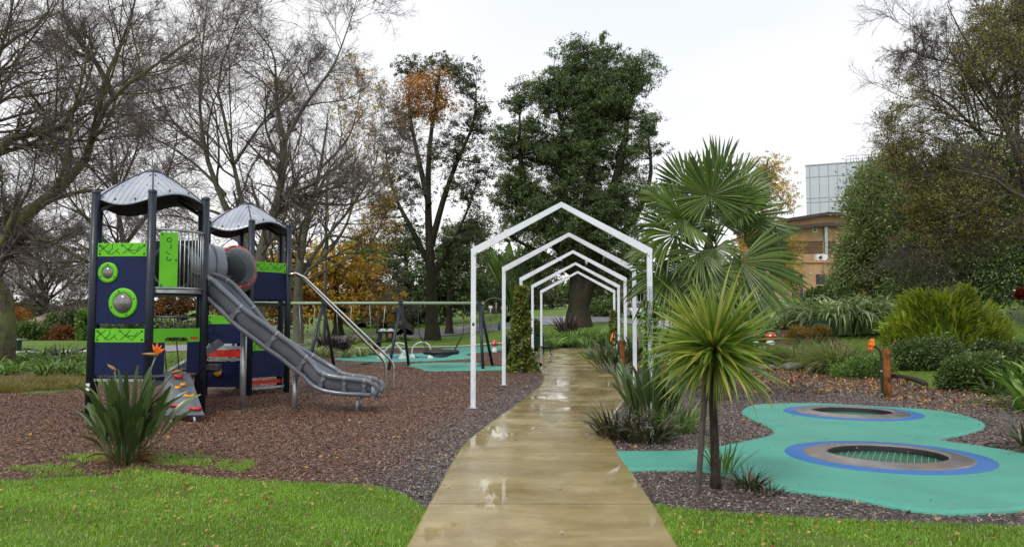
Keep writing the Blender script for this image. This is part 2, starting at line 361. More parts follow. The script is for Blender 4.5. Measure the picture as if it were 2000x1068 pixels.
def leaves(P, L, W, rg, up=.0, droopy=0.0, dirs=None):
    n = len(P); d = rg.normal(0, 1, (n, 3)) if dirs is None else dirs+rg.normal(0, .6, (n, 3))
    d[:, 2] -= droopy; d = unit(d); q = rg.normal(0, 1, (n, 3)); q[:, 2] += up; s = unit(np.cross(d, q))
    L = L*rg.uniform(.6, 1.3, n)[:, None]; W = W*rg.uniform(.7, 1.2, n)[:, None]
    nn = np.cross(d, s)
    V = np.stack([P, P+d*L*.5-s*W*.5+nn*W*.15, P+d*L, P+d*L*.5+s*W*.5+nn*W*.15], 1).reshape(-1, 3)
    return V, (np.arange(n)[:, None]*4+np.arange(4)[None])
def tubes(P, Rr, m=4):
    n, k, _ = P.shape; T = unit(np.gradient(P, axis=1)); d = unit(P[:, -1]-P[:, 0]); ref = np.where(np.abs(d[:, 2:3]) < .85, np.array([[0, 0, 1.]]), np.array([[1., 0, 0]]))
    u = unit(np.cross(d, ref))[:, None]; u = unit(u-T*np.sum(u*T, 2, keepdims=True)); v = np.cross(T, u)
    a = np.arange(m)*2*PI/m
    V = P[:, :, None]+(u[:, :, None]*np.cos(a)[:, None]+v[:, :, None]*np.sin(a)[:, None])*Rr[:, :, None, None]
    i = ((np.arange(n)[:, None]*k+np.arange(k-1)[None])*m).ravel()[:, None]; j = np.arange(m)[None]; j2 = (j+1) % m
    Fq = np.stack([i+j, i+j2, i+m+j2, i+m+j], 2).reshape(-1, 4); return V.reshape(-1, 3), Fq
def children(P, Rr, per, ang, lenf, K, rf, trop, wig, rg, tmin=.2, minr=.004, endr=.35, flat=0):
    n, k, _ = P.shape; N = n*per; par = np.repeat(np.arange(n), per); t = rg.uniform(tmin, 1, N)*(k-1); i = np.minimum(t.astype(int), k-2); f = (t-i)[:, None]
    pos = P[par, i]*(1-f)+P[par, i+1]*f; tan = unit(P[par, i+1]-P[par, i]); r0 = Rr[par, i]*(1-f[:, 0])+Rr[par, i+1]*f[:, 0]
    q = rg.normal(0, 1, (N, 3)); q[:, 2] *= (1-flat); perp = unit(q-tan*np.sum(q*tan, 1, keepdims=True))
    a = np.radians(rg.uniform(*ang, N))[:, None]; d = tan*np.cos(a)+perp*np.sin(a)
    PL = np.linalg.norm(np.diff(P, axis=1), axis=2).sum(1)[par]; L = PL*lenf*(1.15-.6*t/(k-1))*rg.uniform(.6, 1.2, N)
    o = [pos]; 
    for s in range(K-1):
        d = unit(d+rg.normal(0, wig, (N, 3))+np.array([0, 0, trop])); pos = pos+d*(L/(K-1))[:, None]; o.append(pos)
    r = np.maximum(r0*rf, minr)[:, None]*np.linspace(1, endr, K)[None]
    return np.stack(o, 1), r
def limb(pts, D, r0, r1, K=10, dd=None, rg=RG):
    n = len(pts); dd = dd if dd is not None else [D+rg.normal(0, .02)*D*(i/n) for i in range(n)]
    P = spline([at(u, v, y) for (u, v), y in zip(pts, dd)], 6)
    s = np.concatenate([[0], np.cumsum(np.linalg.norm(np.diff(P, axis=0), axis=1))]); q = np.linspace(0, s[-1], K)
    Q = np.stack([np.interp(q, s, P[:, j]) for j in range(3)], 1); return Q, np.linspace(r0, r1, K)
def cloud(blobs, n, D, rg, shell=.5, depth=1.0):
    """points in a union of ellipsoids given in photo pixels (u,v,ru,rv[,weight]) standing at distance D"""
    w = np.array([(b[4] if len(b) > 4 else 1)*b[2]*b[3] for b in blobs], float); w /= w.sum(); o = []
    for b, m in zip(blobs, rg.multinomial(n, w)):
        c = at(b[0], b[1], D); s = D/F; d = unit(rg.normal(0, 1, (m, 3))); r = rg.uniform(0, 1, m)[:, None]**(shell/1.5)
        o.append(c+d*r*np.array([b[2]*s, (b[2]+b[3])/2*s*depth, b[3]*s]))
    return np.concatenate(o)
def leafy_tree(name, label, base, blobs, limbs, bark, leafm, D=None, nclump=120, per=220, clr=.5, ll=.16, lw=.06, seed=1, group=None, cat='tree', r0=.25, flat=.6, depth=.8, twig=True, extra=None, shell=.75, droopy=0., cap=.75):
    rg = np.random.default_rng(seed); b0 = G(*base) if len(base) == 2 else np.array(base, float); D = D or b0[1]
    th = thing(name, label, cat, b0, 0, group); th_l = b0
    Ls = []
    for l in limbs:
        P, rr = limb(l[0], D, l[1], l[2], 12, rg=rg)
        P[0] = P[0] if not l[3:] else b0
        if l[3:]: P[0, 2] -= .15; P[1] = P[0]*.75+P[2]*.25*1.0 if False else P[1]; rr = rr*np.array([1.55, 1.08]+[1]*10)
        Ls.append((P, rr))
    tr = [tubes(P[None], rr[None], 9) for P, rr in Ls]
    cc = cloud(blobs, nclump, D, rg, shell, depth)
    lp = np.concatenate([P[3:] for P, _ in Ls]); lr = np.concatenate([r[3:] for _, r in Ls])
    # connect each clump to a limb point below and near it
    bp = []; br = []
    for c in cc:
        dl = lp-c; dist = np.linalg.norm(dl, axis=1)+np.maximum(dl[:, 2], 0)*1.5; j = int(np.argmin(dist)); s = lp[j]
        mid = (s+c)/2+rg.normal(0, .1*np.linalg.norm(c-s), 3)+np.array([0, 0, -.08*np.linalg.norm(c-s)]); tt = np.linspace(0, 1, 7)[:, None]
        bp.append((1-tt)**2*s+2*tt*(1-tt)*mid+tt**2*c); br.append(np.linspace(min(lr[j]*.6, .02+.018*np.linalg.norm(c-s)), .012, 7))
    bp = np.array(bp); br = np.array(br); tr.append(tubes(bp, br, 5))
    tp, trr = children(bp, br, 5, (25, 70), .4, 5, .6, .02, .15, rg, .4, .008); tr.append(tubes(tp, trr, 3))
    trunk = fm('trunk', tr, bark, th, True); trunk.matrix_parent_inverse = trunk.matrix_parent_inverse; trunk.location = -b0
    n = len(cc); ci = np.repeat(np.arange(n), per); sz = (clr*rg.uniform(.55, 1.35, n))[ci][:, None]
    ns = max(4, per//18); so_ = unit(rg.normal(0, 1, (n, ns, 3)))*rg.uniform(.15, 1, (n, ns, 1))**.6; so_[..., 2] *= (1-flat)
    off = so_[np.arange(n).repeat(per), rg.integers(0, ns, n*per)]+rg.normal(0, .11, (n*per, 3))*np.array([1, 1, .7])
    LP = cc[ci]+off*sz
    VF = [leaves(LP, ll, lw, rg, .6, droopy)]
    cr = fm('crown', VF, leafm, th); cr.location = -b0
    if extra:
        bl, m2, nc, pr, cr2 = extra; c2 = cloud(bl, nc, D-.3, rg, .8, .8); ci = np.repeat(np.arange(nc), pr)
        LP = c2[ci]+rg.normal(0, .5, (nc*pr, 3))*cr2*np.array([1, 1, .7]); o = fm('coloured_leaves', [leaves(LP, ll*1.1, lw*1.3, rg, .4)], m2, th); o.location = -b0
    return th
def shrub(name, label, base, blobs, leafm, n=6000, ll=.09, lw=.05, seed=3, group=None, cat='shrub', D=None, shell=.45, noise_=.12, depth=.9, droopy=0., stem=None, up=.6):
    rg = np.random.default_rng(seed); b0 = G(*base); D = D or b0[1]
    P = cloud(blobs, n//14, D, rg, shell, depth); P = np.repeat(P, 14, 0); s = np.mean([b[2] for b in blobs])*D/F
    P = P+rg.normal(0, 1, P.shape)*noise_*min(s, 1.2)*rg.uniform(.4, 1.5, (len(P)//14, 1)).repeat(14, 0)
    g = tz(P[:, 0], P[:, 1])+.02; P[:, 2] = np.maximum(P[:, 2], g)
    cen = np.mean([at(b[0], b[1], D) for b in blobs], 0); dirs = unit(P-cen)*.7+np.array([0, 0, .25])
    th = thing(name, label, cat, b0, 0, group)
    o = fm('foliage', [leaves(P, ll, lw, rg, up, droopy, dirs)], leafm, th); o.location = -b0
    P2, r2 = [], []
    for k in range(14):
        c = cloud(blobs, 1, D, rg, .8, depth)[0]; s0 = b0+rg.normal(0, .06, 3)*np.array([1, 1, 0]); mid = (s0+c)/2+rg.normal(0, .08, 3); tt = np.linspace(0, 1, 6)[:, None]
        P2.append((1-tt)**2*s0+2*tt*(1-tt)*mid+tt**2*c); r2.append(np.linspace(.03, .008, 6))
    o = fm('stems', [tubes(np.array(P2), np.array(r2), 5)], stem or barkD, th); o.location = -b0
    return th
def bare_tree(name, label, base, limbs, D, bark, twigm, lv=(7, 6, 6, 4), seed=5, group=None, trop=.03, leafm=None, nleaf=0, ll=.09, tlen=1.0, leafbox=None, minr=.006, rs=1.0):
    rg = np.random.default_rng(seed); b0 = G(*base)
    th = thing(name, label, 'tree', b0, 0, group)
    P0, R0 = [], []
    for l in limbs:
        P, rr = limb(l[0], D, l[1], l[2], 12, l[3] if len(l) > 3 else None, rg); P0.append(P); R0.append(rr)
    P0 = np.array(P0); R0 = np.array(R0)*rs; R0[1:] *= np.linspace(1, .5, 12)[None]; VF = [tubes(P0, R0, 10)]
    L1 = children(P0, R0, lv[0], (28, 68), .5*tlen, 9, .5, trop, .13, rg, .2, .012)
    L2 = children(*L1, lv[1], (25, 65), .58, 7, .6, trop, .15, rg, .12, .009)
    o = fm('trunk', VF+[tubes(*L1, 7)], bark, th, True); o.location = -b0
    L3 = children(*L2, lv[2], (20, 60), .62, 6, .65, 0, .13, rg, .1, minr)
    L4 = children(*L3, lv[3], (20, 55), .75, 5, .7, 0, .13, rg, .1, minr)
    o = fm('crown', [tubes(*L2, 5), tubes(*L3, 3), tubes(*L4, 3)], [twigm], th); o.location = -b0
    if leafm:
        tips = L4[0][:, 1:].reshape(-1, 3)
        if leafbox is not None:
            keep = np.zeros(len(tips), bool)
            for (u, v, ru, rv) in leafbox:
                y = tips[:, 1]; uu = tips[:, 0]/y*F+1000; vv = 625-(tips[:, 2]-CAMZ)/y*F
                keep |= ((uu-u)/ru)**2+((vv-v)/rv)**2+rg.normal(0, .25, len(tips)) < 1
            tips = tips[keep]
        if len(tips):
            tips = tips[rg.integers(0, len(tips), nleaf)]+rg.normal(0, .05, (nleaf, 3)); o = fm('leaves', [leaves(tips, ll, ll*.7, rg, .3, .5)], leafm, th); o.location = -b0
    return th
barkD = BARK('dark_bark', (.014, .01, .008), (.04, .03, .023), (.035, .038, .018))
barkM = BARK('mossy_bark', (.05, .042, .032), (.13, .115, .085), (.14, .17, .055))
barkG = BARK('grey_bark', (.06, .053, .046), (.16, .145, .125), (.12, .13, .075))
twigm = BARK('twig_bark', (.095, .078, .074), (.19, .155, .145))
twigG = BARK('grey_twigs', (.06, .05, .045), (.12, .1, .085))
# ------------------------------------------------------------------ ground
def g2(pts): return [tuple(G(u, v)[:2]) for u, v in pts]
PATH_L = [(770, 1110), (797, 1066), (835, 993), (862, 945), (883, 905), (905, 872), (935, 845), (975, 815), (1010, 790), (1040, 768), (1058, 752), (1062, 737), (1055, 722), (1052, 708), (1060, 693), (1086, 682)]
PATH_R = [(1350, 1110), (1321, 1066), (1278, 992), (1240, 935), (1207, 883), (1190, 850), (1195, 818), (1214, 790), (1227, 770), (1226, 757), (1206, 741), (1184, 724), (1168, 708), (1154, 697), (1151, 689), (1150, 682)]
pl = spline([G(*p)[:2] for p in PATH_L], 5); pr = spline([G(*p)[:2] for p in PATH_R], 5)
lawnL = spline(g2([(-900, 955), (-300, 948), (0, 936), (80, 928), (180, 930), (260, 938), (330, 925), (420, 935), (520, 940), (600, 943), (700, 948), (760, 958), (805, 976), (833, 994)]), 4)
mul_far = g2([(1058, 690), (1000, 687), (950, 683), (900, 681), (800, 679), (700, 688), (600, 692), (480, 702), (330, 725), (200, 752), (100, 766), (0, 770), (-300, 790), (-900, 830)])
mulchL = list(map(tuple, lawnL[:, :2]))+[tuple(p) for p in pl[10:-6]]+mul_far
lawnR = spline(g2([(1281, 985), (1340, 992), (1400, 1000), (1600, 1014), (1800, 1021), (2000, 1029), (2400, 1040), (3200, 1060)]), 4)
mulchR = list(map(tuple, lawnR))+g2([(3200, 740), (2500, 700), (2000, 690), (1960, 700), (1880, 730), (1835, 762), (1800, 755), (1765, 742), (1740, 728), (1735, 718), (1600, 640), (1300, 655), (1262, 664), (1200, 672), (1152, 683)])+[tuple(p) for p in pr[::-1][4:-8]]
bedC = g2([(1040, 684), (1060, 664), (1100, 655), (1150, 650), (1230, 652), (1262, 664), (1200, 690), (1150, 684)])
bedL = g2([(-400, 720), (0, 700), (160, 705), (165, 752), (0, 772), (-400, 800)])
patch = g2([(255, 908), (235, 885), (330, 880), (460, 893), (505, 905), (470, 925), (400, 915), (330, 905)])
bedP = g2([(610, 696), (608, 680), (650, 676), (720, 680), (735, 692), (700, 700)])
def axis(segs):
    o = [segs[0][0]]
    for a, b2, s in segs:
        n = max(1, int(round((b2-a)/s))); o += list(a+(b2-a)*(np.arange(1, n+1)/n))
    return np.array(o)
xs = axis([(-700, -200, 50), (-200, -60, 10), (-60, -32, 2), (-32, -16, .5), (-16, -9, .25), (-9, 9, .125), (9, 16, .25), (16, 32, .5), (32, 60, 2), (60, 200, 10), (200, 700, 50)])
ys = axis([(-60, -10, 10), (-10, 3, 1), (3, 17, .125), (17, 32, .25), (32, 64, .5), (64, 130, 2), (130, 300, 10), (300, 900, 60)])
X, Y = np.meshgrid(xs, ys); Z = tz(X, Y); nx, ny = len(xs), len(ys)
Vg = np.stack([X, Y, Z], 2).reshape(-1, 3)
TR = [(G(1731, 896)[:2], 1.11), (G(1664, 809.5)[:2], 1.10)]
TR = [(np.array([c[0], c[1]]), r) for c, r in TR]
iy, ix = np.meshgrid(np.arange(ny-1), np.arange(nx-1), indexing='ij'); i0 = (iy*nx+ix).ravel()
Fg = np.stack([i0, i0+1, i0+nx+1, i0+nx], 1); fc = Vg[Fg].mean(1)
keep = np.ones(len(Fg), bool)
for c, r in TR: keep &= np.hypot(fc[:, 0]-c[0], fc[:, 1]-c[1]) > .76
ground = fm('ground', [(Vg, Fg[keep])], gm, None, True); tag(ground, kind='structure')
mm = np.zeros(len(Vg))
for p in (mulchL, mulchR, bedC, bedL, bedP): mm[inpoly(Vg[:, 0], Vg[:, 1], p)] = 1
mm[inpoly(Vg[:, 0], Vg[:, 1], patch)] = .3
nrl = (Vg[:, 1] < 9.5) & (mm == 0); mm[nrl] = np.clip(.10+.13*np.sin(Vg[nrl, 0]*1.9+np.sin(Vg[nrl, 1]*2.3))+.10*np.sin(Vg[nrl, 1]*3.7-Vg[nrl, 0]), 0, .33)
# scrappy soil by the lawn edge
el2 = inpoly(Vg[:, 0], Vg[:, 1], g2([(0, 940), (0, 915), (130, 893), (240, 880), (300, 885), (300, 938), (180, 932)])); mm[el2] = .62
at_m = ground.data.attributes.new('mulch', 'FLOAT', 'POINT'); at_m.data.foreach_set('value', mm.astype(np.float32))
gg = ss(-2.4, -.2, Vg[:, 0]-.12*(Vg[:, 1]-8))*ss(34, 14, Vg[:, 1]); gg = np.where(Vg[:, 0] > 1, .75, gg)
far_red = ss(17, 24, Vg[:, 1])*(Vg[:, 0] > 2); gg = gg*(1-far_red)
at_g = ground.data.attributes.new('grey', 'FLOAT', 'POINT'); at_g.data.foreach_set('value', gg.astype(np.float32))
# path: one slab with saw-cut joints
def lerp_path(n=150):
    def res(P):
        s = np.concatenate([[0], np.cumsum(np.linalg.norm(np.diff(P, axis=0), axis=1))]); q = np.linspace(0, s[-1], n)
        return np.stack([np.interp(q, s, P[:, 0]), np.interp(q, s, P[:, 1])], 1)
    return res(pl), res(pr)
def slab(A, B, z0, z1, name, m, m2=1):
    mb = MB(); n = len(A); V = []
    for a, b2 in zip(A, B):
        za, zb = float(tz(*a)), float(tz(*b2))
        d = (b2-a)/np.linalg.norm(b2-a)*.02
        V += [(*(a-d*.3), za+z0), (*(a), za+z1-.012), (*(a+d), za+z1), (*(b2-d), zb+z1), (*(b2), zb+z1-.012), (*(b2+d*.3), zb+z0)]
    Fs = [(i*6+j, i*6+j+1, (i+1)*6+j+1, (i+1)*6+j) for i in range(n-1) for j in range(5)]
    e = (n-1)*6; Fs += [(0, 5, 4, 3, 2, 1), tuple(range(e, e+6))]
    mb.add(V, Fs)
    return mb
LA, RA = lerp_path(220)
mid = (LA+RA)/2
jy = [G(1000, v)[1] for v in (992, 815, 785, 758, 734, 699)]
ji = sorted(int(np.argmin(abs(mid[:, 1]-y))) for y in jy); ji = [0]+ji+[len(LA)-1]
pm = MB()
for a, b2 in zip(ji[:-1], ji[1:]):
    A, B = LA[a:b2+1].copy(), RA[a:b2+1].copy()
    if b2-a < 2: continue
    if a > 0: A[0] += (A[1]-A[0])/np.linalg.norm(A[1]-A[0])*.011; B[0] += (B[1]-B[0])/np.linalg.norm(B[1]-B[0])*.011
    # level the joint across the path
    s = slab(A, B, -.05, .03, '', None); pm.add(s.v, s.f)
path = pm.build('path', pathm); tag(path, kind='structure')
jm = MB()
for a in ji[1:-1]: A, B = LA[a], RA[a]; jm.bar((*(A+(B-A)*.01), .024), (*(B+(A-B)*.01), .024), .012, .014)
o = jm.build('path_joints', M('joint_grime', (.03, .025, .02), .8)); tag(o, kind='structure')
# road and far path
def strip(near, far, name, m, h=.02, n=70, across=5):
    P = spline([G(*p)[:2] for p in near], 8); Q = spline([G(*p)[:2] for p in far], 8)
    def res(P):
        s = np.concatenate([[0], np.cumsum(np.linalg.norm(np.diff(P, axis=0), axis=1))]); q = np.linspace(0, s[-1], n)
        return np.stack([np.interp(q, s, P[:, 0]), np.interp(q, s, P[:, 1])], 1)
    P, Q = res(P), res(Q); t = np.linspace(0, 1, across)[None, :, None]; S = P[:, None]*(1-t)+Q[:, None]*t
    z = tz(S[..., 0], S[..., 1])+h; V = np.concatenate([S, z[..., None]], 2).reshape(-1, 3)
    i = (np.arange(n-1)[:, None]*across+np.arange(across-1)[None]).ravel()
    return tag(fm(name, [(V, np.stack([i, i+1, i+across+1, i+across], 1))], m, None, True), kind='structure')
strip([(300, 688), (500, 682), (600, 674), (720, 668), (830, 660), (920, 650), (1000, 643), (1100, 634), (1200, 630), (1400, 626)],
      [(300, 676), (500, 670), (600, 663), (720, 652), (830, 643), (920, 636), (1000, 627), (1090, 618), (1200, 621), (1400, 615)], 'road', roadm, .04)
strip([(-200, 691), (0, 690), (165, 688), (330, 684)], [(-200, 687.5), (0, 686.5), (165, 684.5), (330, 680)], 'footpath', kerbm, .03, 30, 3)
strip([(690, 681), (800, 679.5), (930, 675), (1000, 670)], [(690, 679), (800, 677.5), (930, 673), (1000, 668.5)], 'kerb', kerbm, .03, 30, 3)
strip([(1530, 599), (1600, 595), (1700, 590)], [(1530, 596), (1600, 592), (1700, 587)], 'footpath_by_building', kerbm, .04, 20, 3)
# rubber pads
def pad(name, out, holes, m, z=.035, kind='structure'):
    O = np.array([p[:2] for p in out]); ar = np.sum(O[:, 0]*np.roll(O[:, 1], -1)-np.roll(O[:, 0], -1)*O[:, 1])
    if ar < 0: O = O[::-1]
    T = unit(np.roll(O, -1, 0)-np.roll(O, 1, 0)); Nn = np.stack([T[:, 1], -T[:, 0]], 1)
    rings = [O]+[np.array(h) for h in holes]
    tess = tessellate_polygon([[Vector((x, y, 0)) for x, y in r] for r in rings]); V = [(x, y, z+float(tz(x, y))) for r in rings for x, y in r]
    Fs = [tuple(f) for f in tess]; mb = MB(); n = len(O)
    for k, (dd, zz) in enumerate(((.02, -.006), (.05, -.02), (.07, -.06))):
        V += [(*(O[i]+Nn[i]*dd), z+zz+float(tz(*O[i]))) for i in range(n)]
    o0 = len(V)-3*n
    for i in range(n):
        j = (i+1) % n; Fs.append((i, o0+i, o0+j, j))
        for q in range(2): Fs.append((o0+q*n+i, o0+(q+1)*n+i, o0+(q+1)*n+j, o0+q*n+j))
    mb.add(V, Fs, 0, False); o = mb.build(name, m)
    return tag(o, kind=kind)
def circ(c, r, n=56): return [(c[0]+r*math.cos(2*PI*i/n), c[1]+r*math.sin(2*PI*i/n)) for i in range(n)]
tealpts = [(1206, 881), (1211, 888), (1218, 898), (1226, 908), (1229, 911), (1232, 912), (1260, 912), (1345, 912), (1400, 917), (1450, 930), (1520, 948), (1600, 958), (1680, 969), (1760, 985), (1840, 994), (1930, 992), (2000, 986), (2100, 975), (2170, 950), (2180, 925), (2120, 903), (2000, 884), (1900, 868), (1850, 861), (1828, 854), (1870, 846), (1905, 836), (1916, 826), (1900, 816), (1860, 806), (1800, 798), (1700, 792), (1600, 787), (1520, 787), (1470, 791), (1455, 803), (1475, 816), (1508, 831), (1517, 845), (1470, 858), (1420, 868), (1350, 878), (1280, 880), (1220, 880), (1208, 880)]
tp = spline([G(u, v, .035)[:2] for u, v in tealpts], 5, True)
pad('rubber_safety_surface', tp, [circ(c, .80) for c, r in TR], teal)
pad('rubber_surface_behind_swings', spline([G(*p)[:2] for p in [(655, 701), (690, 695), (760, 692), (830, 690), (880, 680), (940, 678), (985, 676), (1000, 680), (950, 687), (908, 692), (925, 699), (880, 703), (800, 706), (700, 705)]], 5, True), [], teal, .03)
pad('rubber_surface_below_swings', spline([G(*p)[:2] for p in [(800, 714), (830, 710), (920, 709), (935, 712), (926, 717), (1000, 715), (1053, 709), (1053, 719), (1000, 722), (900, 724), (840, 724), (825, 720)]], 5, True), [], teal, .03)
for u, v in ((690, 711), (742, 711.5)):
    c = G(u, v); pad('wear_mat', circ(c, .68), [], greyr, .02)
c = G(783, 699); pad('blue_rubber_spot', circ(c, .8), [], bluer, .036); c = G(842, 698.5); pad('blue_rubber_spot', circ(c, .7), [], bluer, .036)
# trampolines
trm, t, b = newmat('trampoline_mat'); co = objco(t); g = nd(t, 'ShaderNodeTexBrick', offset=0.5); g.inputs['Scale'].default_value = 1
g.inputs['Color1'].default_value = (.006, .13, .06, 1); g.inputs['Color2'].default_value = (.01, .17, .08, 1); g.inputs['Mortar'].default_value = (.002, .02, .012, 1)
g.inputs['Mortar Size'].default_value = .006; g.inputs['Brick Width'].default_value = .06; g.inputs['Row Height'].default_value = .035; t.links.new(co, g.inputs['Vector'])
t.links.new(g.outputs['Color'], b.inputs['Base Color']); b.inputs['Roughness'].default_value = .4
ringm = M('wet_rubber_ring', (.15, .135, .135), .22, .3, 4, dirt=(.20, .11, .065), bmp=.2, bscale=200)
for k, (c, r) in enumerate(TR):
    lab = ['large round in-ground trampoline with blue surround nearest the camera, white lines across its green mat', 'farther round in-ground trampoline with blue surround, beyond the nearer one on the teal surface'][k]
    th = thing('ground_trampoline', lab, 'trampoline', (c[0], c[1], 0), 0, 'in-ground trampolines on the teal rubber')
    mb = MB(); mb.lathe([(r, .036), (r-.004, .0405), (.885, .0405)], n=72); mb.build('blue_surround', bluer, th)
    mb = MB(); mb.lathe([(.905, .030), (.90, .043), (.86, .052), (.70, .066), (.66, .078), (.645, .07), (.636, .055)], n=72)
    o = mb.build('rubber_ring', ringm, th)
    mb = MB(); mb.lathe([(.636, .056), (.630, .03), (.628, -.03), (.628, -.2)], n=72); mb.build('inner_wall', blackp, o)
    mb = MB(); mb.lathe([(.632, -.012), (.3, -.016), (.002, -.02)], n=48); mm_ = mb.build('jumping_mat', trm, th)
    mb = MB()
    if k == 0:
        for q in range(-8, 9):
            x = q*.072; L = math.sqrt(.61**2-x*x); a = R(28); d = Vector((math.sin(a), math.cos(a), 0)); s = Vector((math.cos(a), -math.sin(a), 0))
            p1 = s*x-d*L; p2 = s*x+d*L; mb.bar(p1+Vector((0, 0, -.008)), p2+Vector((0, 0, -.008)), .0045, .003)
        mb.build('white_cord', M('white_cord', (.25, .42, .34), .5), mm_)
    for a in (20, 80, 140, 200, 260, 320):
        mb = MB(); a = R(a+25*k); d = Vector((math.cos(a), math.sin(a), 0)); mb.bar(d*.67+Vector((0, 0, .0655)), d*.895+Vector((0, 0, .046)), .007, .003); mb.build('joint_seam', blackp, o)
# ------------------------------------------------------------------ white house-shaped arches
AW = 3.23
ARC = [(97, 14.35), (111.5, 19.4), (119.3, 24.3), (124, 29.4), (128.3, 34.7)]
albl = ['nearest and largest white house-shaped path arch', 'second white path arch from the front', 'third white path arch, its left post wrapped in vine', 'fourth white path arch from the front', 'farthest and smallest-looking white path arch']
for i, (cx, D) in enumerate(ARC):
    X0 = cx/F*D; e = thing('path_arch', albl[i]+', spanning the wet concrete path', 'arch', (X0, D, 0), 0, 'white house-shaped arches over the path')
    ze, za, h = 2.88, 3.77, AW/2
    for s in (-1, 1):
        mb = MB(); mb.bar((s*h, 0, .0), (s*h, 0, ze-.01), .092, .092, up=(0, 1, 0), bev=.008); p = mb.build('post', white, e)
        mb = MB(); mb.box((s*h-.09, -.09, .0), (s*h+.09, .09, .014))
        for bx in (-.07, .07):
            for by in (-.07, .07): mb.lathe([(.012, .014), (.012, .03), (.001, .031)], (s*h+bx, by, 0), 6, sm=False)
        mb.build('base_plate', steel, p)
        mb = MB(); a = Vector((s*(h+.045), 0, ze-.045)); bq = Vector((0, 0, za))
        d = (bq-a).normalized(); nrm = Vector((-d.z*s, 0, d.x*s)); nrm = nrm if nrm.z > 0 else -nrm
        hh = .05; q = [(s*(h+.048), ze-.05), (s*(h+.048), ze+.025), (0, za+.0), (0, za-.10), (s*(h-.048), ze-.075)]
        V = [(x, -.047, z) for x, z in q]+[(x, .047, z) for x, z in q]; Fs = [(0, 1, 2, 3, 4), (9, 8, 7, 6, 5)]+[(j, (j+1) % 5+0, (j+1) % 5+5, j+5) for j in range(5)]
        mb.add(V, Fs); rf = mb.build('rafter', white, e)
        mb = MB(); mb.tube([(s*(h-.06), -.056, ze-.09), (s*(h-.06), -.056, ze-.03)], .012, 6); mb.tube([(s*(h-.02), -.058, ze-.10), (s*(h-.02), -.05, ze-.10)], .014, 8); mb.build('bolt', steel, rf)
    if i == 0:
        mb = MB(); mb.box((-h-.02, -.054, 1.50), (-h+.02, -.0505, 1.55)); mb.build('plaque', blackp, e)
        mb = MB(); mb.box((-h-.025, -.054, 1.34), (-h+.025, -.0505, 1.46)); mb.build('sticker', paper, e)
# ------------------------------------------------------------------ playground structure
PS = thing('playground_tower_set', 'navy and lime twin-tower playground structure with grey slide and domed roofs on bark mulch', 'playground', (-6.0, 14.5, 0))
PO = Vector((-6.0, 14.5, 0))
def P_(mb, name, mats, par=None):
    if par is None: return mb.build(name, mats, PS, None if False else tuple(PO)) if False else _pb(mb, name, mats, PS)
    return _pb(mb, name, mats, par)
def _pb(mb, name, mats, par):
    mb.v = [(p[0]-PO.x, p[1]-PO.y, p[2]) for p in mb.v]; return mb.build(name, mats, par)
C1 = Vector((-6.36, 13.75, 0)); C2 = Vector((-6.0, 17.62, 0)); RH = .985
def hexv(C, k, r=RH): a = R(235+60*k); return C+Vector((math.cos(a), math.sin(a), 0))*r      # k=0 P1 front-left, 1 P2, 2 P3 right, 3 P6, 4 P5, 5 P4
posts = {}
for ti, C in enumerate((C1, C2)):
    for k in range(6):
        v = hexv(C, k); z1 = 3.72
        mb = MB(); mb.tube([(v.x, v.y, -.05), (v.x, v.y, z1)], .068, 16); mb.lathe([(.072, z1-.02), (.072, z1+.012), (.05, z1+.03), (.001, z1+.034)], (v.x, v.y, 0), 16)
        posts[ti, k] = P_(mb, 'post', charcoal)
        if (ti, k) == (0, 0):
            mb = MB()
            for zz in (.45, .52): mb.box((v.x-.03, v.y-.075, zz), (v.x+.03, v.y-.066, zz+.05))
            P_(mb, 'sticker', paper, posts[ti, k])
def face(C, k, ins=.075):
    A = hexv(C, k); B = hexv(C, k+1); L = (B-A).length; u = (B-A)/L; n = Vector((u.y, -u.x, 0))
    if n.dot(A-C) < 0: n = -n
    return (lambda a, w, z: A+u*a+n*w+Vector((0, 0, z))), L, u, n
def panel(C, k, z0, z1, m, a0=.07, a1=None, th=.03, w=0, name='panel', par=None, pattern=False):
    f, L, u, n = face(C, k); a1 = L-.07 if a1 is None else a1
    mb = MB(); mb.tbox(f, (a0, w-th/2, z0), (a1, w+th/2, z1))
    for a in (a0+.04, a1-.04):
        for z in ((z0+.04, z1-.04) if z1-z0 > .15 else ((z0+z1)/2,)):
            c = f(a, w+th/2, z); mb.lathe([(.016, 0), (.016, .006), (.001, .01)], c, 8, n, 1)
    if pattern:
        W, H = a1-a0, z1-z0; s = W/84.0
        def P2(x, y): return (a0+x*s, z1-.008-y*(H-.02)/24)
        def ln(*pp):
            for (x, y), (x2, y2) in zip(pp[:-1], pp[1:]):
                p = P2(x, y); q = P2(x2, y2); A = f(p[0], w+th/2+.0015, p[1]); B = f(q[0], w+th/2+.0015, q[1]); mb.bar(A, B, .009, .003, 1, up=n)
        def rg(x, y, r):
            for i in range(10):
                a = 2*PI*i/10; b2 = 2*PI*(i+1)/10; ln((x+r*math.cos(a), y+r*math.sin(a)), (x+r*math.cos(b2), y+r*math.sin(b2)))
        rg(8, 8, 2); rg(18, 18, 2.2); rg(42, 3.5, 1.8); rg(55, 14, 2.2)
        ln((2, 2), (7, 6.6)); ln((9.5, 9.5), (16, 16.5)); ln((2, 17), (16, 4), (19, 1)); ln((20, 20), (25, 21), (36, 10)); ln((25, 1), (25, 10), (19, 17)); ln((32, 14), (38, 21)); ln((44, 5), (53, 13)); ln((43, 21), (55, 9), (60, 1)); ln((57, 16), (62, 21)); ln((58, 13), (67, 14), (73, 5)); ln((63, 21), (79, 5))
    return P_(mb, name, [m, darkline], par)
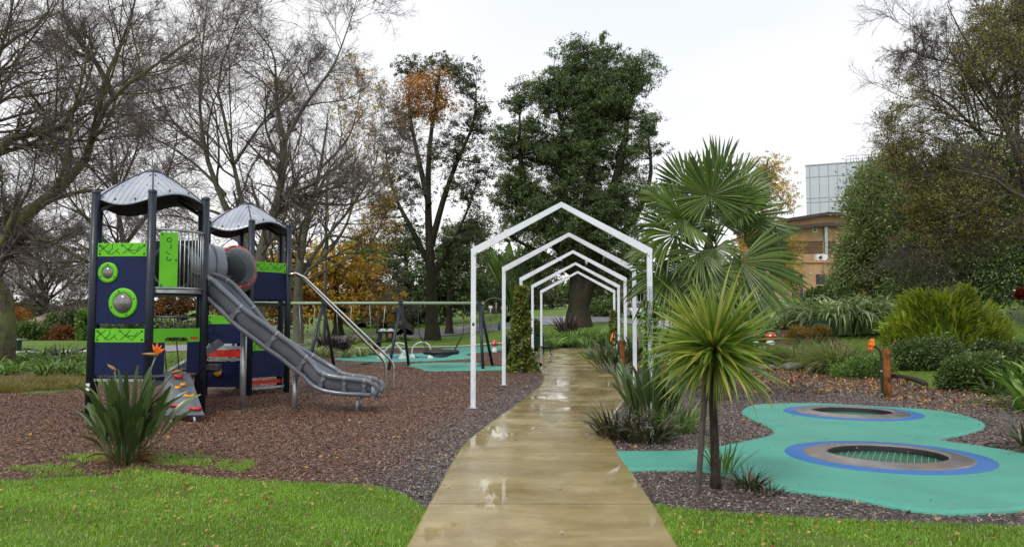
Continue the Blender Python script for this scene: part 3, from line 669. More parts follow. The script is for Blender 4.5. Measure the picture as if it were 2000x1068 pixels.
# --- roofs
def roof(C, zap, zev, ph):
    nt_, nr = 144, 10; V = []; tang = []
    for i in range(nt_):
        th = R(235)+2*PI*i/nt_; loc = (math.degrees(th)-235) % 60-30
        rc = .955*math.cos(R(30))/math.cos(R(loc)); 
        rc = rc*.55+.955*.45*1.0
        for j in range(nr):
            s = j/(nr-1); r = .085+(rc-.085)*s; wv = -.12*math.cos(R(3*(math.degrees(th)-ph)))*s**1.8
            z = zap+(zev-zap)*(.93*s+.07*s*s)+wv*.95+.03*math.sin(PI*s)
            V.append((C.x+r*math.cos(th), C.y+r*math.sin(th), z)); tang.append(r*math.sin(R(loc)))
    n0 = len(V); V += [(x, y, z-.022) for x, y, z in V]; tang += [0.025]*n0
    V += [(C.x, C.y, zap+.004)]; tang.append(.025)
    Fs = []
    for i in range(nt_):
        k = (i+1) % nt_
        for j in range(nr-1): Fs.append((i*nr+j, i*nr+j+1, k*nr+j+1, k*nr+j)); Fs.append((n0+i*nr+j, n0+k*nr+j, n0+k*nr+j+1, n0+i*nr+j+1))
        Fs.append((i*nr+nr-1, n0+i*nr+nr-1, n0+k*nr+nr-1, k*nr+nr-1))
    mb = MB(); mb.add(V, Fs, 0, False)
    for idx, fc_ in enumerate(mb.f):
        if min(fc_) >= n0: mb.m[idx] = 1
    mb.sm = [True]*len(mb.f)
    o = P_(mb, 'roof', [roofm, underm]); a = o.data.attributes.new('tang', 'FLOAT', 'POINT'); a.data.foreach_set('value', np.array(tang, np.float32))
    mb = MB(); mb.lathe([(.15, zap-.045), (.15, zap-.01), (.10, zap+.02), (.05, zap+.035), (.001, zap+.04)], (C.x, C.y, 0), 18); P_(mb, 'roof_cap', charcoal, o)
    mb = MB()
    for q in range(6):
        th = R(235+60*q); p = []
        for s in np.linspace(0, 1, 8): 
            r = .085+(.955-.085)*s; p.append((C.x+r*math.cos(th), C.y+r*math.sin(th), zap+(zev-zap)*(.93*s+.07*s*s)+.03*math.sin(PI*s)+.006))
        mb.tube(p, .012, 6)
    P_(mb, 'ridge_seam', charcoal, o)
    mb = MB()
    for q in range(6):
        for fr, off in ((.25, 8), (.25, -8), (.62, 8), (.62, -8), (.94, 18), (.94, -18)):
            th = R(235+60*q+off+0); r = .085+.87*fr*.93; z = zap+(zev-zap)*(.93*fr+.07*fr*fr)-.12*math.cos(R(3*(math.degrees(th)-ph)))*fr**1.8+.03
            mb.lathe([(.014, -.02), (.014, .012), (.001, .018)], (C.x+r*math.cos(th), C.y+r*math.sin(th), z), 6)
    P_(mb, 'bolt', darkline, o)
    for q in range(6):
        mb = MB(); v = hexv(C, q); mb.bar((v.x, v.y, zev-.1), (C.x+(v.x-C.x)*.5, C.y+(v.y-C.y)*.5, zev+.12), .05, .05); P_(mb, 'roof_bracket', charcoal, o)
roof(C1, 4.22, 3.63, 265); roof(C2, 4.22, 3.64, 265)
# --- tower one front face (k=0): panels
panel(C1, 0, 2.65, 2.87, lime, name='map_pattern_panel', pattern=True)
pn = panel(C1, 0, 1.535, 2.645, navy, name='porthole_panel')
def porthole(C, k, a, z, ro, ri, par, dome=domem, ring=lime, w=.016, bulge=.6):
    f, L, u, n = face(C, k); c = f(a, w, z)
    mb = MB(); mb.lathe([(ri, .0), (ri, .016), (ri+.01, .024), (ro-.012, .024), (ro, .014), (ro, 0)], c, 40, n)
    for q in range(3 if ro < .2 else 4):
        an = R(90+q*120) if ro < .2 else R(70+q*90); v = Vector((0, 0, 1)); s = n.cross(v); p = c+n*.024+(s*math.cos(an)+v*math.sin(an))*(ro+ri)/2
        mb.lathe([(.013, 0), (.013, .006), (.001, .009)], p, 8, n, 1)
    o = P_(mb, 'porthole_ring', [ring, darkline], par)
    mb = MB(); mb.lathe([(ri+.002, .002)]+[(ri*math.cos(t), .004+ri*bulge*math.sin(t)) for t in np.linspace(.05, PI/2-.02, 10)], c, 36, n); P_(mb, 'dome_window', dome, o)
porthole(C1, 0, .265, 2.38, .17, .10, pn); porthole(C1, 0, .54, 1.88, .245, .165, pn)
panel(C1, 0, 1.24, 1.46, lime, name='map_pattern_panel', pattern=True)
panel(C1, 0, .70, 1.235, navy, name='lower_panel'); panel(C1, 0, .60, .64, steel, name='step_edge')
# rear-left and rear faces of tower one
panel(C1, 5, 2.12, 2.85, navy, name='side_panel'); panel(C1, 5, .70, 1.45, navy, name='side_panel')
def deck(C, z, name='deck'):
    mb = MB(); n0 = [hexv(C, k, RH-.06) for k in range(6)]; V = [(p.x, p.y, z-.06) for p in n0]+[(p.x, p.y, z) for p in n0]
    mb.add(V, [(5, 4, 3, 2, 1, 0), (6, 7, 8, 9, 10, 11)]+[(i, (i+1) % 6, 6+(i+1) % 6, 6+i) for i in range(6)]); return P_(mb, name, charcoal)
deck(C1, 2.08); deck(C1, .66); deck(C2, 1.98); deck(C2, .46)
# curved balcony on face 1
f, L, u, n = face(C1, 1)
def arcp(s, z, bul=.20): return f(.03+(L-.06)*s, bul*math.sin(PI*s)**.8, z)
bal = None
mb = MB(); mb.tube([arcp(s, 3.10) for s in np.linspace(0, 1, 17)], .022, 8)
bal = P_(mb, 'balcony_rail', steel); mb = MB(); mb.tube([arcp(s, 2.13) for s in np.linspace(0, 1, 17)], .018, 8); P_(mb, 'bottom_rail', steel, bal)
for i in range(8):
    s = .40+i*.57/7; mb = MB(); mb.tube([arcp(s, 2.13), arcp(s, 3.10)], .0105, 8); P_(mb, 'baluster', steel, bal)
mb = MB()
ps = [f(.05, 0, 0)]+[arcp(s, 0) for s in np.linspace(0.05, .95, 15)]+[f(L-.05, 0, 0)]
V = [(p.x, p.y, 2.05) for p in ps]+[(p.x, p.y, 2.105) for p in ps]; m_ = len(ps)
mb.add(V, [tuple(range(m_)), tuple(range(m_, 2*m_))[::-1]]+[(i, (i+1) % m_, m_+(i+1) % m_, m_+i) for i in range(m_)]); P_(mb, 'balcony_floor', steel)
ga_, gb_ = f(.10, .085, 0), arcp(.36, 0); gd = (gb_-ga_).normalized(); gn = Vector((gd.y, -gd.x, 0)); gn = gn if gn.dot(n) > 0 else -gn
GL = (gb_-ga_).length; gf = lambda a, w_, z: ga_+gd*a+gn*w_+Vector((0, 0, z))
mb = MB(); mb.tbox(gf, (0, -.012, 2.15), (GL, .012, 3.05))
for a, z in ((.03, 3.02), (.03, 2.18), (GL-.03, 2.6)): mb.lathe([(.014, 0), (.014, .006), (.001, .01)], gf(a, .013, z), 8, gn, 1)
for cz, a0, a1 in ((2.93, 0, 360), (2.82, -80, 60), (2.73, 170, 300), (2.62, 120, 420-60)):
    for q in range(12):
        t0 = R(a0+(a1-a0)*q/12); t1 = R(a0+(a1-a0)*(q+1)/12); c0 = (GL*.5+.035*math.cos(t0), cz+.035*math.sin(t0)); c1 = (GL*.5+.035*math.cos(t1), cz+.035*math.sin(t1))
        mb.bar(gf(c0[0], .0135, c0[1]), gf(c1[0], .0135, c1[1]), .012, .003, 1, up=gn)
P_(mb, 'symbol_panel', [lime, darkline], bal)
# lower crawl-through panel on face 1 (lime over navy, arched opening)
def archpanel(C, k, z0, z1, zs, m1, m2, o0, o1, ot, name):
    f, L, u, n = face(C, k); mb = MB(); a0, a1 = .07, L-.07; th = .015
    r = (o1-o0)/2; 
    op = [(o0, z0), (o0, ot-.06)]+[(o0+.06-.06*math.cos(t), ot-.06+.06*math.sin(t)) for t in np.linspace(.2, PI/2, 4)]+[(o1-.06+.06*math.sin(t), ot-.06+.06*math.cos(t)) for t in np.linspace(0, PI/2, 5)]+[(o1, z0)]
    top = [q for q in op if q[1] > zs]
    def poly(pts, m):
        tess = tessellate_polygon([[Vector((x, y, 0)) for x, y in pts]]); n_ = len(pts)
        V = [f(x, th, y) for x, y in pts]+[f(x, -th, y) for x, y in pts]
        mb.add(V, [tuple(t_) for t_ in tess]+[tuple(i+n_ for i in t_)[::-1] for t_ in tess]+[(i, (i+1) % n_, n_+(i+1) % n_, n_+i) for i in range(n_)], m)
    poly([(a0, zs), (a0, z1), (a1, z1), (a1, zs), (o1, zs)]+top[::-1]+[(o0, zs)], 0)
    poly([(a0, z0), (a0, zs), (o0, zs), (o0, z0)], 1); poly([(o1, z0), (o1, zs), (a1, zs), (a1, z0)], 1)
    return P_(mb, name, [m1, m2])
ap = archpanel(C1, 1, .70, 1.46, 1.23, lime, navy, .27, .70, 1.31, 'archway_panel')
mb = MB(); f, L, u, n = face(C1, 1); mb.tbox(f, (.74, .016, 1.275), (.88, .022, 1.315)); P_(mb, 'hand_hole', redp, ap)
# climbing ramp
rt0, rt1 = G(322, 735), G(368, 735)
f, L, u, n = face(C1, 1)
A0 = f(.27, .05, .68); A1 = f(.72, .05, .68); B0 = Vector((-5.53, 12.42, .10)); B1 = Vector((-4.86, 12.47, .10))
def rp(a, w_, l): 
    p = (A0*(1-a)+A1*a)*(1-l)+(B0*(1-a)+B1*a)*l; nn_ = (A1-A0).cross(B0-A0).normalized(); nn_ = nn_ if nn_.z > 0 else -nn_; return p+nn_*w_
mb = MB(); mb.tbox(lambda a, w_, l: rp(a, w_, l), (0, -.012, 0), (1, .012, 1)); ramp_o = P_(mb, 'climbing_ramp', M('ramp_grey', (.10, .115, .14), .5, .2, 5, dirt=(.16, .16, .17)))
def hold(a, l, m, w_=.07):
    mb = MB(); mb.tube([rp(a-w_*1.3, .015, l), rp(a-w_*1.1, .05, l-.01), rp(a-w_*.4, .045, l+.012), rp(a+w_*.4, .045, l+.012), rp(a+w_*1.1, .05, l-.01), rp(a+w_*1.3, .015, l)], [.02, .033, .024, .024, .033, .02], 8); P_(mb, 'climbing_hold', m, ramp_o)
hold(.5, .08, redp, .1); hold(.42, .37, yelp, .04); hold(.6, .30, yelp, .04); hold(.72, .58, yelp, .1); hold(.33, .79, redp, .1); hold(.82, .88, redp, .1)
mb = MB()
for a in (.25, .8): p = rp(a, -.02, .97); mb.tube([p, (p.x+n.x*.03, p.y+n.y*.03, -.05)], .022, 8)
P_(mb, 'ramp_leg', steel, ramp_o)
# --- tower two panels
panel(C2, 1, 2.645, 2.86, lime, name='map_pattern_panel', pattern=True); panel(C2, 1, 2.05, 2.64, navy, name='upper_panel')
panel(C2, 1, .95, 1.19, lime, name='map_pattern_panel', pattern=True); panel(C2, 1, .37, .945, navy, name='lower_panel')
panel(C2, 1, .22, .30, redp, name='step_edge', w=-.08); panel(C2, 1, .12, .17, steel, name='step_rail')
panel(C2, 0, 1.98, 2.99, navy, name='upper_panel'); panel(C2, 2, 2.05, 2.64, navy, name='side_panel'); panel(C2, 2, .3, 1.0, navy, name='side_panel')
panel(C2, 3, 2.05, 2.85, navy, name='rear_panel'); panel(C2, 5, 2.05, 2.85, navy, name='side_panel')
panel(C2, 0, 1.52, 1.70, lime, name='counter_top_panel'); panel(C2, 0, 1.10, 1.515, navy, name='lower_panel')
panel(C2, 0, .98, 1.05, steel, name='handrail', w=.03); rp_ = panel(C2, 0, .82, .97, redp, name='red_panel', w=.02)
panel(C2, 0, .74, .80, steel, name='deck_edge', w=.03)
wp = panel(C2, 0, .18, .72, navy, name='round_window_panel'); porthole(C2, 0, .3, .50, .13, .09, wp, yelp, charcoal, bulge=.12)
# tube between towers with bubble window
tpath = spline([(-6.22, 14.64, 2.60), (-5.98, 14.9, 2.60), (-5.68, 15.25, 2.58), (-5.60, 15.75, 2.56), (-5.82, 16.3, 2.54), (-6.07, 16.85, 2.52)], 7)
bc = np.array([-5.62, 15.42, 2.58]); bn = unit(np.array([.80, -.58, .16])); TRD = .44
def tube_with_hole(path, r, n=40):
    mb = MB(); mb.tube(path, r, n, cap=False); hc = bc+bn*r
    keep = []
    V = np.array(mb.v)
    for fc_ in mb.f:
        c = V[list(fc_)].mean(0); rel = c-bc; ax = rel@bn
        keep.append(not (ax > 0 and np.linalg.norm(rel-bn*ax) < .34))
    mb.f = [q for q, k_ in zip(mb.f, keep) if k_]; mb.m = mb.m[:len(mb.f)]; mb.sm = mb.sm[:len(mb.f)]; return mb
tb = P_(tube_with_hole(tpath, TRD), 'crawl_tube', tubem)
mb = MB(); mb.lathe([(TRD+.0, -.03), (TRD+.03, -.03), (TRD+.03, .03), (TRD, .03)], tpath[10], 40, tuple(tpath[11]-tpath[9])); P_(mb, 'tube_flange', tubem, tb)
mb = MB(); mb.lathe([(.31, .18), (.40, .33), (.41, .35), (.405, .365)], bc, 44, bn); P_(mb, 'window_collar', tubem, tb)
mb = MB(); mb.lathe([(.37, .352), (.372, .38), (.41, .385), (.425, .37), (.425, .352), (.37, .352)], bc, 44, bn)
for q in range(12):
    a = 2*PI*q/12; s = unit(np.cross(bn, [0, 0, 1])); v2 = np.cross(bn, s); mb.lathe([(.011, 0), (.011, .008), (.001, .01)], bc+bn*.384+(s*math.cos(a)+v2*math.sin(a))*.398, 6, bn, 1)
rr_ = P_(mb, 'window_ring', [redp, paper], tb)
mb = MB(); mb.lathe([(.385*math.cos(t), .36+.27*math.sin(t)) for t in np.linspace(0, PI/2-.02, 14)], bc, 44, bn); P_(mb, 'bubble_window', bubble, rr_)
# dark tube entrance seen through the balcony
f, L, u, n = face(C1, 2)
pe = f(L/2, -.02, 2.58)
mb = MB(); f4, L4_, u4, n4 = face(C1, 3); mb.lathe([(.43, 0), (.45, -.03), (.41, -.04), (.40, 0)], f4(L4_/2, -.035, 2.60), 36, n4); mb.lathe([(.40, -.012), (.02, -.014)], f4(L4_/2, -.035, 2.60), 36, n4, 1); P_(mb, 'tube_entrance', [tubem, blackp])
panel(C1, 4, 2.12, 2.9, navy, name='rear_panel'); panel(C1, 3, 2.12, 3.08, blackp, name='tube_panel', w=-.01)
# --- slide (sheet bent along a wavy run)
srun = spline([(-5.60, 14.02, 2.14), (-5.36, 13.98, 2.07), (-5.05, 13.93, 1.80), (-4.72, 13.92, 1.46), (-4.36, 14.0, 1.14), (-3.98, 14.1, .86), (-3.60, 14.12, .60), (-3.30, 14.05, .42), (-3.04, 14.0, .36), (-2.78, 13.98, .34), (-2.58, 13.98, .335), (-2.46, 13.98, .32)], 6)
SW = .27
T_ = unit(np.gradient(srun, axis=0)); lat = unit(np.cross(T_, [0, 0, 1])); upv = np.cross(lat, T_)   # lat points to -y (camera side)
hwall = np.interp(np.linspace(0, 1, len(srun)), [0, .08, .5, .8, .97, 1], [.30, .28, .27, .24, .20, .18])
prof = [(-SW, 1.0), (-SW+.015, .45), (-SW*.75, .08), (-SW*.35, 0), (0, -.02), (SW*.35, 0), (SW*.75, .08), (SW-.015, .45), (SW, 1.0)]
def pp(i, a, h): return srun[i]+lat[i]*a+upv[i]*h
mb = MB(); V = []; n_ = len(srun); K_ = len(prof)
for i in range(n_):
    for a, h in prof: V.append(pp(i, a, h*hwall[i]))
for i in range(n_):
    for a, h in prof: V.append(pp(i, a*1.06, h*hwall[i]-.03*(1-h)))
Fs = [(i*K_+j, i*K_+j+1, (i+1)*K_+j+1, (i+1)*K_+j) for i in range(n_-1) for j in range(K_-1)]; o0 = n_*K_
mb.add(V, Fs+[tuple(o0+q for q in f_)[::-1] for f_ in Fs]+[((n_-1)*K_+j, (n_-1)*K_+j+1, o0+(n_-1)*K_+j+1, o0+(n_-1)*K_+j) for j in range(K_-1)], 0, True)
for idx in range(len(Fs)): mb.m[idx] = 1
sl = P_(mb, 'slide', [slidem, slideL])
for s in (-1, 1):
    e = n_-1; A_ = pp(e, s*(SW+.02), hwall[e]); B_ = pp(e, s*(SW-.02), -.025); nose = [A_+T_[e]*.05, A_*.75+B_*.25+T_[e]*.10, (A_+B_)/2+T_[e]*.12, A_*.25+B_*.75+T_[e]*.10, B_+T_[e]*.04]
    mb = MB(); mb.tube([pp(i, s*(SW+.02), hwall[i]) for i in range(n_)]+nose, .047, 12); P_(mb, 'slide_rail', slidem, sl)
    mb = MB(); mb.tube([pp(i, s*(SW-.02), -.025) for i in range(n_)], .042, 12); P_(mb, 'slide_lower_rail', slidem, sl)
mb = MB(); e = n_-1; mb.tube([pp(e, a, -.03)+T_[e]*(.06+.05*(1-(a/SW)**2)) for a in np.linspace(-SW-.02, SW+.02, 11)], .036, 10); P_(mb, 'slide_lip', slidem, sl)
seam = M('seam_band', (.24, .26, .29), .3)
for i in range(6, n_-3, 9):
    mb = MB()
    for s in (-1, 1): mb.tube([pp(i, s*(SW+.02), hwall[i])-T_[i]*.018, pp(i, s*(SW+.02), hwall[i])+T_[i]*.018], .0485, 12)
    mb.tube([pp(i, a, h*hwall[i]+.001) for a, h in prof[1:-1]], .003, 5); P_(mb, 'seam_band', seam, sl)
    # moulded gusset on the outside wall
    for s in (-1, 1):
        mb = MB(); w1 = .06; q = [pp(i, s*(SW+.022), hwall[i]-.03)+T_[i]*w1, pp(i, s*(SW+.022), hwall[i]-.03)-T_[i]*w1, pp(i, s*(SW+.03), hwall[i]*.5)-T_[i]*.02, pp(i, s*(SW+.012), .01)-T_[i]*w1, pp(i, s*(SW+.012), .01)+T_[i]*w1, pp(i, s*(SW+.03), hwall[i]*.5)+T_[i]*.02]
        mb.add(q, [(0, 1, 2, 5), (5, 2, 3, 4)], 0, False); P_(mb, 'gusset', slidem, sl)
for (u_, w_, top) in ((476, .055, 1.40), (578, .05, .62)):
    x = (u_-1000)/F*14.15; mb = MB(); mb.tube([(x, 14.2, -.05), (x, 14.2, top)], w_, 14)
    i = int(np.argmin(abs(srun[:, 0]-x-.12))); q = pp(i, 0, -.03); mb.tube([(x, 14.2, top-.1), tuple(q)], .03, 8); mb.tube([(x, 14.2, top-.02), tuple(pp(i, .2, -.03))], .028, 8)
    P_(mb, 'slide_support', steel, sl)
for dy in (-.16, .18):
    mb = MB(); mb.tube([(-2.72, 13.98+dy, -.05), (-2.70, 13.98+dy, .29)], .022, 10); mb.box((-2.76, 13.9+dy, .26), (-2.64, 14.06+dy, .285)); P_(mb, 'slide_foot', steel, sl)
# --- slide-down rails (stainless) from tower two
for k, (dx, dy) in enumerate(((0, 0), (.20, -.12))):
    pts = [(-5.0+dx*.3, 17.5+dy-.05, 2.60), (-4.88+dx*.3, 17.53+dy, 2.64), (-4.72+dx*.4, 17.6+dy, 2.55), (-3.05+dx, 18.35+dy, .72), (-2.97+dx, 18.4+dy, .58), (-2.95+dx, 18.41+dy, .42), (-2.95+dx, 18.41+dy, -.05)]
    pts = [pts[0]]+[tuple(p) for p in spline(pts[1:3], 4)]+[tuple(p) for p in spline(pts[3:], 4)]
    mb = MB(); mb.tube(pts, .030, 12); P_(mb, 'sliding_pole', stain)
# --- rope bridge between the towers
for z, m_, r_ in ((1.66, steel, .024), (1.32, steel, .022), (.80, steel, .03)):
    for (a, b2) in ((hexv(C1, 2), hexv(C2, 0)), (hexv(C1, 5), hexv(C1, 4))):
        mb = MB(); mb.tube([(a.x, a.y, z), (b2.x, b2.y, z)], r_, 8); P_(mb, 'bridge_rail', m_)
a, b2 = hexv(C1, 4), hexv(C1, 3)
mb = MB(); mb.tube([(a.x, a.y, 1.66), (b2.x, b2.y, 1.66)], .022, 8); P_(mb, 'bridge_rail', steel)
a, b2 = hexv(C1, 2), hexv(C2, 0); mb = MB()
for i in range(6):
    s0, s1 = i/6, (i+.8)/6
    p = a.lerp(b2, s0); q = a.lerp(b2, s1); mb.tube([(p.x, p.y, 1.66), (q.x, q.y, 1.32), (p.lerp(q, .4).x, p.lerp(q, .4).y, .80)], .012, 6)
P_(mb, 'rope_net', ropem)
mb = MB()
for i in range(1, 4):
    a, b2 = hexv(C1, 4), hexv(C1, 3); p = a.lerp(b2, i/4); q = a.lerp(b2, (i+.5)/4); mb.tube([(p.x, p.y, 1.66), (q.x, q.y, .66)], .012, 6)
P_(mb, 'rope_net', ropem)
mb = MB(); # bridge treads
a, b2 = hexv(C1, 3), hexv(C2, 0)
for i in range(5):
    p = a.lerp(b2, (i+.6)/5.4); mb.box((p.x-.45, p.y-.13, .63), (p.x+.35, p.y+.13, .68))
P_(mb, 'bridge_tread', charcoal)
# grey chute behind tower one
mb = MB(); mb.bar((-7.1, 15.6, .35), (-6.0, 16.2, 1.15), .5, .12); P_(mb, 'rear_chute', slidem)
# ================================================================== vegetation
def L3(*c): return [(i/(len(c)-1), k) for i, k in enumerate(c)]
lf_ever = LEAF('evergreen_leaf', L3((.04, .07, .024), (.08, .12, .04), (.15, .20, .07)), .4, .2)
lf_olive = LEAF('olive_leaf', L3((.035, .05, .02), (.06, .08, .03), (.11, .12, .05)), .45, .2)
lf_hedge = LEAF('hedge_leaf', L3((.045, .085, .025), (.085, .145, .04), (.18, .24, .07)), .4, .2)
lf_orange = LEAF('orange_leaf', L3((.30, .12, .03), (.46, .20, .04), (.55, .30, .06)), .6, .3)
lf_gold = LEAF('golden_leaf', L3((.42, .26, .04), (.62, .42, .06), (.40, .34, .08)), .6, .35)
lf_yellow = LEAF('yellow_leaf', L3((.28, .13, .018), (.52, .30, .025), (.62, .42, .045), (.34, .30, .05)), .6, .3)
lf_autumn = LEAF('autumn_olive_leaf', L3((.12, .14, .03), (.22, .22, .045), (.38, .31, .055), (.13, .17, .04)), .6, .3)
lf_rust = LEAF('rust_leaf', L3((.16, .05, .02), (.25, .10, .03), (.12, .07, .03)), .6, .3)
lf_palm = LEAF('palm_leaf', L3((.045, .09, .014), (.085, .15, .024), (.16, .23, .04)), .3, .25)
lf_spike = LEAF('spiky_leaf', L3((.08, .16, .03), (.17, .27, .045), (.40, .42, .09), (.12, .21, .035)), .35, .3)
lf_strel = LEAF('paddle_leaf', L3((.035, .07, .022), (.07, .12, .04), (.14, .19, .08)), .27, .15, .7)
lf_dark = LEAF('dark_strap_leaf', L3((.02, .032, .018), (.045, .06, .03), (.09, .095, .05), (.12, .07, .04)), .4, .15)
lf_purple = LEAF('purple_strap_leaf', L3((.03, .022, .024), (.07, .05, .05), (.12, .10, .09)), .4, .15)
lf_strap = LEAF('strap_leaf', L3((.06, .14, .025), (.13, .24, .05), (.24, .36, .10)), .35, .25)
lf_varieg = LEAF('variegated_leaf', L3((.14, .2, .07), (.3, .36, .17), (.45, .47, .28)), .45, .3)
lf_tuft = LEAF('tufted_grass', L3((.09, .15, .04), (.17, .23, .07), (.28, .31, .13)), .5, .3)
lf_straw = LEAF('straw_grass', L3((.12, .14, .03), (.22, .2, .06), (.28, .2, .08)), .6, .3)
lf_ging = LEAF('ginger_leaf', L3((.14, .26, .025), (.30, .42, .045), (.52, .54, .07), (.22, .36, .035)), .3, .3)
lf_vine = LEAF('vine_leaf', L3((.06, .10, .015), (.13, .17, .03), (.26, .26, .05)), .35, .25)
lf_amber = LEAF('amber_foliage', L3((.10, .11, .02), (.26, .17, .03), (.34, .20, .04)), .6, .3)
lf_red = LEAF('red_foliage', L3((.09, .012, .01), (.2, .025, .015)), .5, .3)
lf_lawn = LEAF('lawn_blade', L3((.10, .22, .012), (.19, .38, .022), (.32, .50, .06), (.14, .28, .015), (.26, .34, .07)), .3, .4, .6)
SEED = [100]
def sd_(): SEED[0] += 1; return SEED[0]
def plant(name, label, uv, hpx, n, wpx, mat, cat='plant', group=None, e=(50, 86), droop=(30, 90), spread=.12, K=7, prof='blade', fold=.15, roll=.35, off=0, pw=1.3):
    p = G(*uv, off); s = p[1]/F; o = fm(name, [clump((0, 0, 0), n, hpx*s, wpx*s, e, droop, spread*hpx*s*2, K, prof, fold, roll, sd_(), pw)], mat)
    o.location = p; return tag(o, label, cat, group)
# ---- left bare trees
bare_tree('bare_tree', 'nearest leafless tree at the far left edge, with thick mossy trunk and green limb', (2, 722),
    [([(-6, 722), (2, 640), (-12, 560), (-60, 500), (-90, 380)], .56, .3), ([(-60, 520), (0, 470), (50, 420), (110, 372), (162, 322), (186, 250), (222, 188), (300, 130), (385, 70)], .30, .05),
     ([(186, 250), (205, 160), (235, 90), (262, 10), (270, -60)], .12, .04), ([(222, 188), (180, 110), (130, 50), (120, -30)], .12, .04),
     ([(-90, 400), (-10, 300), (30, 268), (110, 252), (160, 190), (190, 90)], .26, .05), ([(-90, 380), (0, 100), (40, 72), (92, 32), (90, -20)], .2, .06), ([(-90, 380), (-30, 180), (10, 70), (30, -20)], .2, .06),
     ([(60, 412), (130, 380), (200, 372), (260, 382), (330, 360)], .1, .03), ([(20, 455), (90, 470), (150, 500), (200, 560)], .09, .03),
     ([(-60, 500), (10, 440), (60, 360), (70, 290)], .1, .03)], 26, barkM, twigm, (15, 9, 7, 3), 5, minr=.0055, rs=.9)
bare_tree('bare_tree', 'tall leafless tree with many leaning dark limbs rising straight behind the two play towers', (508, 668),
    [([(508, 668), (506, 600), (505, 540), (512, 480), (545, 380), (556, 275)], .42, .2), ([(505, 560), (470, 470), (432, 385), (402, 300), (390, 200), (395, 100), (405, 0)], .30, .07),
     ([(505, 540), (482, 440), (458, 330), (440, 240), (425, 160), (450, 80), (485, -10)], .22, .06), ([(556, 275), (540, 200), (535, 110), (500, 60), (470, 20)], .16, .04),
     ([(556, 275), (600, 200), (650, 130), (678, 60), (700, -10)], .16, .04), ([(520, 440), (570, 400), (640, 398), (700, 395), (765, 325), (800, 260)], .15, .04), ([(530, 420), (590, 380), (640, 370), (700, 350)], .10, .03),
     ([(440, 380), (380, 320), (300, 270), (240, 262)], .14, .03), ([(458, 320), (520, 230), (570, 180), (600, 110)], .12, .03), ([(400, 290), (340, 240), (300, 160), (290, 80)], .12, .03),
     ([(470, 470), (400, 440), (330, 420), (260, 430)], .1, .03)], 35, barkG, twigm, (14, 9, 7, 3), 6, minr=.0065, rs=.66)
bare_tree('bare_tree', 'half-bare tree with mustard leaves clinging, between the play tower and the orange-topped tree', (583, 674),
    [([(583, 674), (582, 600), (584, 520), (600, 430), (625, 330), (640, 230)], .62, .06), ([(584, 540), (640, 460), (690, 400), (730, 330), (745, 250)], .28, .06),
     ([(600, 430), (570, 330), (590, 240), (560, 150)], .2, .05), ([(625, 330), (680, 270), (700, 200), (710, 130)], .18, .04), ([(583, 560), (650, 520), (720, 480), (760, 400)], .2, .04), ([(640, 460), (700, 470), (750, 520), (760, 600)], .14, .03)],
    52, barkG, twigG, (12, 8, 7, 3), 9, minr=.008, leafm=lf_yellow, nleaf=6500, ll=.14, rs=.6, leafbox=[(640, 470, 130, 120), (700, 190, 60, 90), (720, 400, 60, 140), (520, 170, 60, 40)])
bare_tree('bare_tree', 'leafless twiggy tree standing at the left beyond the lawn, behind the first tower', (250, 655),
    [([(250, 655), (248, 560), (240, 470), (225, 380), (215, 280)], .5, .15), ([(245, 520), (180, 440), (120, 360), (100, 250)], .3, .05), ([(242, 480), (300, 400), (340, 300), (350, 200)], .3, .05), ([(240, 540), (150, 500), (80, 460), (20, 440)], .22, .04), ([(245, 540), (330, 500), (400, 480)], .2, .04), ([(225, 380), (160, 300), (150, 180)], .2, .04), ([(228, 380), (270, 280), (280, 150)], .2, .04)],
    60, barkD, twigm, (14, 8, 7, 3), 12, minr=.010, rs=.6)
bare_tree('bare_tree', 'leafless dark tree low on the horizon at far left, above the tan roof', (90, 640),
    [([(90, 640), (88, 590), (80, 540), (70, 480)], .6, .2), ([(88, 590), (30, 550), (-30, 500)], .3, .06), ([(88, 590), (140, 550), (190, 500)], .3, .06), ([(85, 570), (120, 500), (130, 440)], .3, .06), ([(85, 570), (40, 500), (20, 430)], .3, .06), ([(88, 610), (150, 590), (210, 580)], .2, .04), ([(88, 610), (30, 595), (-40, 590)], .2, .04)],
    100, barkD, twigm, (14, 9, 8, 5), 14, minr=.018, rs=.7)
# ---- leafy trees
leafy_tree('autumn_tree', 'tall slender tree with a patch of orange leaves near its top, left of the arches', (845, 664),
    [(860, 130, 50, 35), (910, 150, 40, 50), (800, 130, 30, 25), (920, 240, 40, 60), (880, 300, 60, 50), (780, 250, 30, 60), (900, 380, 50, 40), (800, 360, 40, 50), (935, 330, 25, 50), (760, 320, 25, 50), (850, 220, 50, 40, .5), (925, 450, 30, 40), (800, 450, 25, 40), (755, 400, 25, 35), (880, 480, 30, 30)],
    [([(845, 668), (843, 600), (840, 500), (836, 400), (838, 300), (850, 200), (860, 130)], .46, .06, 1), ([(842, 480), (866, 390), (895, 310), (925, 240), (930, 170)], .28, .05), ([(840, 520), (800, 440), (770, 380), (755, 310)], .26, .05), ([(838, 400), (815, 300), (800, 220), (800, 150)], .25, .05), ([(838, 560), (870, 500), (905, 430), (930, 360)], .2, .05)],
    barkD, lf_olive, None, 330, 140, .85, .15, .075, 21, flat=.35, extra=([(835, 170, 60, 42), (800, 190, 40, 35), (790, 240, 30, 40, .4), (850, 215, 50, 35)], lf_orange, 80, 90, .7))
